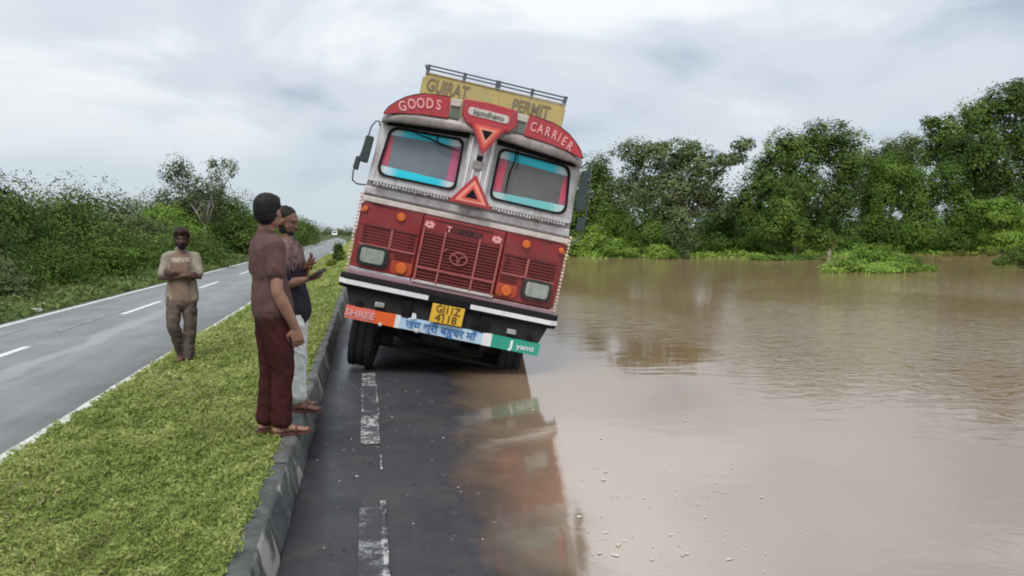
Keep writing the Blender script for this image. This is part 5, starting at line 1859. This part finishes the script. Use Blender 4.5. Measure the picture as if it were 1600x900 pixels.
tree('low_shrub', 'round shrub on the bank in front of the open tree', 'shrub', 49, (1030, 402),
     [(1020, 365, 26, 28), (1045, 380, 22, 20, -1), (1005, 388, 22, 12, 0), (1035, 350, 18, 20, 1)], 7500, 0.17, M['leaf_mid'], 21, trunk_r=0.06)
tree('low_shrub', 'dull green shrub below the gap in the trees', 'shrub', 54, (1120, 398),
     [(1110, 365, 28, 24), (1145, 368, 26, 26, 1), (1095, 380, 20, 16, -1), (1130, 345, 18, 18), (1165, 380, 22, 16)], 9000, 0.19, M['leaf_vine'], 22, trunk_r=0.06)
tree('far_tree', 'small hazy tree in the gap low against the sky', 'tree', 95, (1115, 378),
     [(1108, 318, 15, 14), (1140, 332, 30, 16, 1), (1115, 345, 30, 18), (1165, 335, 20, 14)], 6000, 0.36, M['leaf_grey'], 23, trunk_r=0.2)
tree('grass_clump', 'pale low clump on the bank close to the truck', 'plant', 47.5, (962, 400), [(960, 392, 26, 9), (985, 394, 18, 7)], 3200, 0.14, M['leaf_bright'], 24, trunk_r=0.03)
tree('grass_clump', 'pale low clump at the foot of the round shrub', 'plant', 45.5, (1035, 404), [(1028, 393, 24, 11), (1050, 397, 12, 7)], 2600, 0.14, M['leaf_bright'], 25, trunk_r=0.03)
# the bush standing in the flood
tree('flooded_bush', 'low bright green bush standing alone in the brown water', 'bush', 29, (1370, 432),
     [(1335, 410, 36, 20), (1370, 405, 36, 22, 0.3), (1305, 420, 26, 12, -0.2), (1405, 412, 36, 18, 0), (1440, 420, 26, 11, 0.2), (1350, 395, 20, 12, 0.4), (1380, 420, 60, 12, -0.5)],
     17000, 0.105, M['leaf_bright'], 26, trunk_r=0.03, z0=-0.1, flat=1.2)
tree('edge_plant', 'sprawling pale plant in the water at the right edge', 'bush', 30.5, (1590, 420),
     [(1590, 400, 24, 14), (1565, 408, 18, 8), (1620, 405, 30, 18)], 4500, 0.11, M['leaf_mid'], 27, trunk_r=0.03, z0=-0.1)
tree('reed_fringe', 'straggly pale fringe of weeds below the creeper bush', 'plant', 47, (1510, 396),
     [(1480, 397, 10, 5), (1500, 396, 12, 6), (1525, 397, 12, 5), (1550, 395, 12, 6)], 1500, 0.16, M['leaf_yellow'], 28, trunk_r=0.03)
tree('dead_stump', 'pale broken stump at the foot of the broad tree', 'stump', 48, (1295, 398), [(1290, 378, 6, 9), (1300, 385, 7, 7)], 260, 0.14, M['dry'], 29, bark='bark_pale', trunk_r=0.14)
tree('sunken_weeds', 'dark patch of half sunken weeds under the pale shrub', 'plant', 42, (1230, 408), [(1200, 404, 26, 6), (1240, 405, 30, 7), (1275, 408, 18, 5)], 3200, 0.15, M['leaf_vine'], 30, trunk_r=0.03, z0=-0.1)
# beyond the right edge and behind the truck, so that the bank goes on
tree('dense_tree', 'dark tree with a flat crown on the bank beyond the tallest tree', 'tree', 58, (1760, 392), [(1720, 260, 70, 60), (1790, 240, 70, 60, 1), (1750, 330, 80, 60), (1850, 300, 70, 70)], 14000, 0.33, M['leaf_dark'], 31, trunk_r=0.3)
tree('dense_tree', 'dark tree standing on the bank hidden beyond the truck', 'tree', 66, (760, 396), [(720, 330, 50, 40), (790, 325, 50, 44, 1), (760, 370, 60, 30), (840, 330, 40, 46)], 9000, 0.33, M['leaf_dark'], 32, trunk_r=0.3)

# distant scrub closing the view
def mass(name, pts, n, size, seed, mat, hgt, label):
    r = rng_(seed)
    lobes = []
    for i in range(len(pts) - 1):
        a, b = np.array(pts[i], float), np.array(pts[i + 1], float)
        L = np.linalg.norm(b - a)
        m = max(2, int(L / (hgt * 0.8)))
        for k in range(m):
            p = a + (b - a) * (k + r.random()) / m
            h = hgt * r.uniform(0.55, 1.05)
            zg = float(terrain_h(p[0], p[1]))
            lobes.append((p[0], p[1] + r.normal(0, hgt * 0.5), zg + h * 0.45, hgt * r.uniform(0.5, 0.9), hgt * 0.7, h * 0.6))
    return foliage(name, lobes, n, size, seed, mat, None, kind='stuff', label=label, cat='scrub')


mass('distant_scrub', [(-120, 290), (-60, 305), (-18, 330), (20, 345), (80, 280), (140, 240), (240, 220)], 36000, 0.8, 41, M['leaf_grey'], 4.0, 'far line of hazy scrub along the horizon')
mass('rear_thicket', [(4, 74), (18, 68), (34, 68), (52, 72), (75, 78), (110, 84)], 42000, 0.36, 43, M['leaf_dark'], 5.2, 'dark thicket closing the view behind the bank trees')
mass('bank_undergrowth', [(8, 53), (16, 51), (24, 50), (33, 51), (45, 55), (58, 59), (75, 63)], 42000, 0.22, 42, M['leaf_vine'], 1.5, 'low tangled green undergrowth along the flooded bank')

# --- left roadside
def bush(label, X, Y, W, H, n, leaf, mat, seed, cat='shrub', name='roadside_shrub', group=None, lob=5, depth=1.2):
    r = random.Random(seed)
    X = X + 0.85
    zg = float(terrain_h(X, Y))
    R0 = root(name, (X, Y, zg), label, cat, group)
    L = []
    for i in range(lob):
        a = 2 * math.pi * i / lob + r.uniform(-0.4, 0.4)
        q = r.uniform(0.2, 0.55)
        h = H * r.uniform(0.55, 0.78)
        L.append((W / 2 * q * math.cos(a), depth * q * math.sin(a), h * 0.72, W * r.uniform(0.26, 0.36), depth * r.uniform(0.4, 0.6), h * 0.42))
    L.append((r.uniform(-.1, .1) * W, 0, H * 0.70, W * 0.26, depth * 0.5, H * 0.30))
    for i in range(3):
        L.append((W * r.uniform(-0.42, 0.42), -depth * r.uniform(0.3, 0.6), H * 0.22, W * 0.26, depth * 0.45, H * 0.24))
    foliage('foliage', L, int(n * 1.35), leaf * 0.84, seed, M[mat], R0, rough=0.26)
    woody('stem', (0, 0, 0), [(l[0], l[1], l[2]) for l in L[:lob + 1]], 0.05, M['twig'], R0, seed, fork=0.15)
    return R0


bush('yellow green spreading shrub at the left edge of the view', -12.6, 18.5, 4.6, 2.55, 16000, 0.13, 'leaf_dark', 51, depth=1.8)
bush('dark shrub with yellowing top left of the folded arms man', -12.0, 21.8, 4.2, 2.9, 15000, 0.13, 'leaf_dark', 52, depth=1.8)
bush('yellowing bush tucked high between two dark shrubs', -12.2, 20.2, 1.5, 2.75, 3600, 0.11, 'leaf_yellow', 53, depth=0.8, lob=3)
bush('tall dark green shrub with a ragged crest on the left verge', -12.2, 25.5, 5.0, 3.5, 17000, 0.15, 'leaf_dark', 54, depth=2.0)
bush('rounded dark shrub standing behind the folded arms man', -11.6, 30.5, 4.8, 3.2, 14000, 0.15, 'leaf_dark', 55, depth=2.0)
bush('dull grey green shrub just past the folded arms man', -11.5, 36.0, 5.0, 3.1, 12000, 0.17, 'leaf_grey', 56, depth=2.0)
bush('bright scrambling shrub under the tall thin tree', -11.0, 42.0, 4.5, 3.0, 9000, 0.17, 'leaf_bright', 57, depth=2.0)
bush('dark spreading shrub with long drooping sprays by the thin tree', -11.4, 47.0, 6.0, 4.2, 12000, 0.2, 'leaf_dark', 58, depth=2.2)
bush('dense dark shrub behind the head of the man in brown', -11.2, 55.0, 7.0, 4.6, 12000, 0.22, 'leaf_dark', 59, depth=2.4)
bush('mid green shrub seen between the two men on the kerb', -11.0, 66.0, 7.5, 4.0, 11000, 0.26, 'leaf_mid', 60, depth=2.6)
bush('pale low shrub at the grass edge left of the white stones', -10.3, 15.6, 2.6, 1.3, 5200, 0.085, 'leaf_grey', 61, depth=0.9)
bush('feathery pale green low bush beyond the white stones', -10.0, 20.6, 2.6, 1.35, 5600, 0.09, 'leaf_grey', 62, depth=0.9)
bush('leafy low green bush on the verge by the folded arms man', -9.9, 24.5, 3.0, 1.5, 5200, 0.10, 'leaf_mid', 63, depth=0.9)
bush('small dark undergrowth bush at the foot of the tall shrub', -9.7, 28.5, 3.2, 1.5, 4600, 0.11, 'leaf_vine', 64, depth=0.9)
bush('low tangled bush where the verge narrows', -9.6, 33.5, 3.6, 1.6, 4600, 0.12, 'leaf_mid', 65, depth=0.9)
bush('shady low bush beside the road under the thin tree', -9.5, 39.5, 4.0, 1.8, 4600, 0.13, 'leaf_dark', 66, depth=1.0)
bush('broad leafy shrub outside the left edge of the view', -13.2, 14.5, 4.6, 2.5, 9000, 0.13, 'leaf_mid', 67, depth=1.8)
bush('dark low bush below the left edge shrubs', -10.6, 18.0, 2.6, 1.7, 5000, 0.10, 'leaf_dark', 68, depth=0.9)
bush('dark low bush in front of the yellowing bush', -10.5, 22.6, 2.8, 1.9, 5000, 0.10, 'leaf_dark', 69, depth=0.9)
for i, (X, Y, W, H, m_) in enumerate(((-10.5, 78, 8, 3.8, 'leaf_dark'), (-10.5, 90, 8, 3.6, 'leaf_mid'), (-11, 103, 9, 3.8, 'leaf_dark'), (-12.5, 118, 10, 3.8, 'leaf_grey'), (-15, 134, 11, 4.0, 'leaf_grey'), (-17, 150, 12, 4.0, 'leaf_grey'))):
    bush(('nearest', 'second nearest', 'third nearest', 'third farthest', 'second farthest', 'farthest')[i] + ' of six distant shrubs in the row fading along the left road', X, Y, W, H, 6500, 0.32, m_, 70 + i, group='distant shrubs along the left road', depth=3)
for i, (X, Y, W, H) in enumerate(((-16, 24, 6, 3.4), (-16.5, 33, 7, 3.9), (-16, 45, 8, 4.4))):
    bush(('dark back shrub behind the yellowing bush on the left', 'dark back shrub behind the rounded dark shrub', 'dark back shrub behind the bright scrambling shrub')[i], X, Y, W, H, 6500, 0.24, 'leaf_dark', 80 + i, group='back row shrubs on the left', depth=2.4)

# tall thin tree with bare forks and tufts of leaves against the sky
tree('thin_tree', 'tall thin tree with sparse tufts rising above the left shrubs', 'tree', 46, (322, 380),
     [(268, 268, 13, 15), (282, 262, 12, 16, 0.3), (292, 280, 11, 10), (310, 288, 12, 12, -0.4), (334, 255, 10, 7), (352, 256, 9, 7), (364, 262, 6, 10), (340, 272, 11, 9), (325, 300, 14, 16), (300, 305, 12, 10), (345, 295, 10, 14), (318, 330, 18, 16), (290, 318, 12, 10), (338, 322, 14, 16), (280, 292, 9, 8)],
     3700, 0.16, M['leaf_grey'], 90, bark='bark_pale', trunk_r=0.10, fork=0.36, fill=0.35, rough=0.6)

# --- shrub and tuft in the median near the truck
tree('median_shrub', 'dark bushy shrub growing in the median close behind the truck', 'shrub', 41, (530, 405), [(528, 388, 7, 9), (532, 398, 7, 7), (525, 400, 5, 6)], 1500, 0.12, M['leaf_dark'], 91, trunk_r=0.03, z0=0.18)
tree('median_tuft', 'yellow green tuft on the median in front of the dark shrub', 'plant', 33, (519, 415), [(519, 409, 6, 5), (514, 412, 5, 3)], 500, 0.09, M['leaf_yellow'], 92, trunk_r=0.01, z0=0.17)


# ------------------------------------------------------------------ ground cover
def cover(name, n, x0, x1, yfun, hfun, size, seed, mat, label, aspect=0.45, up=0.7, height=0.05, dens=None, size_far=None, cat='grass'):
    r = rng_(seed)
    y = yfun(r.random(n))
    x = r.uniform(x0, x1, n)
    if dens is not None:
        keep = r.random(n) < dens(x, y)
        x, y = x[keep], y[keep]
    n = len(x)
    z = hfun(x, y)
    # clumps from two octaves of value noise
    def vn(sc, sd):
        g = rng_(sd).random((256, 256))
        u, v = (x + 50) * sc, (y + 50) * sc
        i, j = np.floor(u).astype(int), np.floor(v).astype(int)
        fu, fv = u - i, v - j
        fu, fv = fu * fu * (3 - 2 * fu), fv * fv * (3 - 2 * fv)
        G = lambda a, b: g[a % 256, b % 256]
        return (G(i, j) * (1 - fu) + G(i + 1, j) * fu) * (1 - fv) + (G(i, j + 1) * (1 - fu) + G(i + 1, j + 1) * fu) * fv
    v1, v2, v3 = vn(9, seed), vn(3.1, seed + 1), vn(1.1, seed + 2)
    cl = (np.sin(x * 7.3 + np.sin(y * 5.1) * 1.7) + np.sin(y * 6.7 + np.sin(x * 9.1) * 1.3) + np.sin((x + y) * 13.0) * 0.6) / 2.6
    big = np.sin(x * 2.1 + y * 0.8) * 0.5 + np.sin(y * 1.3 - x * 1.1 + 2) * 0.5
    hh = height * (0.15 + 1.5 * v1 ** 1.5 + 0.7 * v2 + 0.2 * cl + r.uniform(0, 0.5, n))
    sz = size * np.clip(y / 5.0, 0.8, 9) ** 0.62
    P = np.stack([x, y, z + np.maximum(hh, 0.004) * r.uniform(0.1, 1.0, n)], -1)
    nrm = np.stack([r.normal(0, 0.55, n), r.normal(0, 0.55, n) - 0.2, np.full(n, up)], -1)
    V = np.empty((n, 4, 3))
    nn = nrm / np.linalg.norm(nrm, axis=1)[:, None]
    t = r.normal(0, 1, (n, 3))
    t[:, 2] = np.abs(t[:, 2]) * 0.7
    t -= nn * (t * nn).sum(1)[:, None]
    t /= np.linalg.norm(t, axis=1)[:, None]
    b = np.cross(nn, t)
    s = (sz * r.uniform(0.55, 1.4, n))[:, None]
    asp = aspect * r.uniform(0.5, 1.3, n)[:, None]
    V[:, 0] = P - t * s * 0.5
    V[:, 1] = P + b * s * asp * 0.5
    V[:, 2] = P + t * s * 0.5 + np.array([0, 0, 0.15]) * s
    V[:, 3] = P - b * s * asp * 0.5
    pt = np.sin(x * 4.3 + 2.2 * np.sin(y * 2.9)) * np.sin(y * 3.7 + 1.6 * np.sin(x * 5.3))
    tint = 0.10 + 0.04 * cl + 0.05 * pt + 0.34 * v1 + 0.22 * v2 + 0.26 * v3 + r.normal(0, 0.13, n)
    return link(name, np_quads(name, V.reshape(-1, 3), n, tint), mat, kind='stuff', label=label, cat=cat)


near = lambda u: 2.6 + 11.4 * u ** 1.9
med_d = lambda x, y: np.clip((x + 2.74 + 0.05 * np.sin(y * 9)) / 0.16, 0, 1) * np.clip((-0.575 + 0.02 * np.sin(y * 11) + 0.015 * np.sin(y * 27) - x) / 0.04, 0, 1)
cover('grass', 250000, -2.74, -0.54, near, lambda x, y: kerb_z(x), 0.030, 101, M['grass'], 'leafy yellow green ground cover on the median', dens=med_d, height=0.055)
cover('grass', 60000, -2.74, -0.54, lambda u: 14 + 46 * u ** 1.4, lambda x, y: kerb_z(x), 0.032, 102, M['grass'], 'green ground cover on the far part of the median', dens=med_d, height=0.05)
cover('weeds', 15000, -2.74, -0.56, near, lambda x, y: kerb_z(x) + 0.01, 0.05, 103, M['dry'], 'dry brown stems scattered in the median grass', aspect=0.12, height=0.06, dens=lambda x, y: (0.5 + 0.5 * np.sin(x * 3.1 + y * 1.7)) ** 2 * (x > -2.6), cat='weeds')
cover('verge_grass', 90000, -9.8, -6.74, lambda u: 8 + 50 * u ** 1.5, lambda x, y: terrain_h(x, y), 0.055, 104, M['verge'], 'rough grass on the verge beyond the left road', height=0.12, dens=lambda x, y: np.clip((-x - 6.72 + 0.15 * np.sin(y * 2.3)) / 0.8, 0, 1))
cover('bank_grass', 26000, 8, 62, lambda u: 44 + 16 * u, lambda x, y: terrain_h(x, y), 0.08, 105, M['leaf_bright'], 'low grass emerging along the flooded far bank', height=0.16, dens=lambda x, y: (np.abs(y - bank_y(x) - 1.5) < 3.2) * 1.0)

# dead leaves and specks on the wet road and the water
r = rng_(7)


def flecks(name, P, size, mat, label, cat, seed, thick=0.004):
    r = rng_(seed)
    vs_, fs = [], []
    for p in P:
        s = size * float(np.exp(r.normal(-0.1, 0.45)))
        a0 = r.uniform(0, 6.28)
        m = int(r.integers(5, 8))
        b0 = len(vs_)
        el = r.uniform(0.2, 0.8)
        for k in range(m):
            a = 2 * math.pi * k / m
            q = s * r.uniform(0.6, 1.2)
            u, v = q * math.cos(a), q * el * math.sin(a)
            vs_.append((p[0] + u * math.cos(a0) - v * math.sin(a0), p[1] + u * math.sin(a0) + v * math.cos(a0), p[2] + thick * r.uniform(0.3, 1)))
        vs_.append((p[0], p[1], p[2] + thick * 1.8))
        for k in range(m):
            fs.append((b0 + k, b0 + (k + 1) % m, b0 + m))
    return link(name, mesh(name, vs_, fs), mat, kind='stuff', label=label, cat=cat)


pts = []
while len(pts) < 95:
    px, py = r.normal(1060, 90), 900 - 290 * r.random() ** 1.3
    q = on_ground(px, py, WATER_Z)
    if 1.4 < q[0] < 6 and 3 < q[1] < 9:
        pts.append((q[0], q[1], WATER_Z + 0.002))
for _ in range(36):
    px, py = r.normal(945, 18), r.uniform(700, 900)
    q = on_ground(px, py, WATER_Z)
    pts.append((q[0], q[1], WATER_Z + 0.002))
flecks('floating_flecks', pts, 0.0115, M['foam'], 'pale foam flecks and petals floating on the calm water', 'debris', 8)
pts = [(x, y, float(road_z(x, y)) + 0.002) for x, y in zip(r.uniform(-0.4, 0.8, 90), 3 + 7 * r.random(90) ** 1.5)]
flecks('road_specks', pts, 0.007, M['foam'], 'tiny pale specks of litter on the wet road', 'debris', 9)
pts = [(x, y, float(road_z(x, y)) + 0.002) for x, y in zip(r.uniform(-0.42, 0.75, 150), 3 + 7 * r.random(150) ** 1.5)]
flecks('road_grit', pts, 0.008, M['tyre'], 'dark grit and leaf bits scattered on the wet road', 'debris', 10)
tube('floating_twig', [tuple(on_ground(1353, 812) + [0, 0, 0.01]), tuple(on_ground(1358, 822) + [0, 0, 0.012]), tuple(on_ground(1364, 829) + [0, 0, 0.006])], [0.006, 0.008, 0.004], M['foam'], None, 6, label='small pale twig floating alone in the open water', cat='twig')


# white stones on the left verge
def boulder(label, X, Y, sx, sy, sz, seed):
    bm = bmesh.new()
    bmesh.ops.create_icosphere(bm, subdivisions=3, radius=1.0)
    for v in bm.verts:
        n = mnoise.noise(v.co * 1.6 + Vector((seed, 0, 0))) * 0.35 + mnoise.noise(v.co * 5 + Vector((seed, 3, 0))) * 0.08
        v.co *= 1 + n
        v.co = Vector((v.co.x * sx, v.co.y * sy, max(v.co.z, -0.4) * sz))
    o = link('verge_stone', bm_mesh('verge_stone', bm), M['stone_white'], None, label, 'stone', smooth=True)
    o.location = (X, Y, float(terrain_h(X, Y)) + sz * 0.3)
    return o


g1, g2 = on_ground(46, 482, 0.05), on_ground(66, 477, 0.05)
boulder('long pale stone lying on the left verge', float(g1[0]), float(g1[1]), 0.26, 0.14, 0.07, 1)
boulder('smaller humped pale stone beside the long one', float(g2[0]), float(g2[1]), 0.20, 0.14, 0.11, 2)


# far white van on the left road
def van():
    p = on_ground(523, 375.2, 0.01)
    R0 = root('van', (-9.9, 262.0, 0.02), 'tiny white van far away at the end of the left road', 'van')
    bm = bmesh.new()
    prof = [(-0.0, 0.45), (0.0, 0.95), (0.75, 1.15), (1.35, 1.9), (4.2, 1.95), (4.4, 1.8), (4.4, 0.45)]
    A = [bm.verts.new((-0.85, y, z)) for y, z in prof]
    B = [bm.verts.new((0.85, y, z)) for y, z in prof]
    bm.faces.new(A)
    bm.faces.new(list(reversed(B)))
    for i in range(len(prof)):
        j = (i + 1) % len(prof)
        bm.faces.new((A[i], B[i], B[j], A[j]))
    bmesh.ops.bevel(bm, geom=list(bm.edges), offset=0.06, segments=2, affect='EDGES')
    link('body', bm_mesh('body', bm), M['vehicle_white'], R0)
    ws = mesh('windscreen', [(-0.72, 0.80, 1.20), (0.72, 0.80, 1.20), (0.68, 1.28, 1.80), (-0.68, 1.28, 1.80)], [(0, 1, 2, 3)])
    for v in ws.vertices:
        v.co.y -= 0.05
    link('windscreen', ws, M['glass_dark'], R0)
    for x in (-0.8, 0.8):
        for y in (0.85, 3.5):
            o = link('wheel', lathe_mesh('wheel', [(-0.1, 0.0), (-0.1, 0.28), (-0.06, 0.32), (0.06, 0.32), (0.1, 0.28), (0.1, 0.0)], 18), M['tyre'], R0)
            o.location = (x, y, 0.32)
        box('headlight', x * 0.8 - 0.12, x * 0.8 + 0.12, -0.04, 0.03, 0.72, 0.86, M['lamp'], R0)
    box('bumper', -0.86, 0.86, -0.08, 0.04, 0.36, 0.56, M['black'], R0)
    return R0


van()
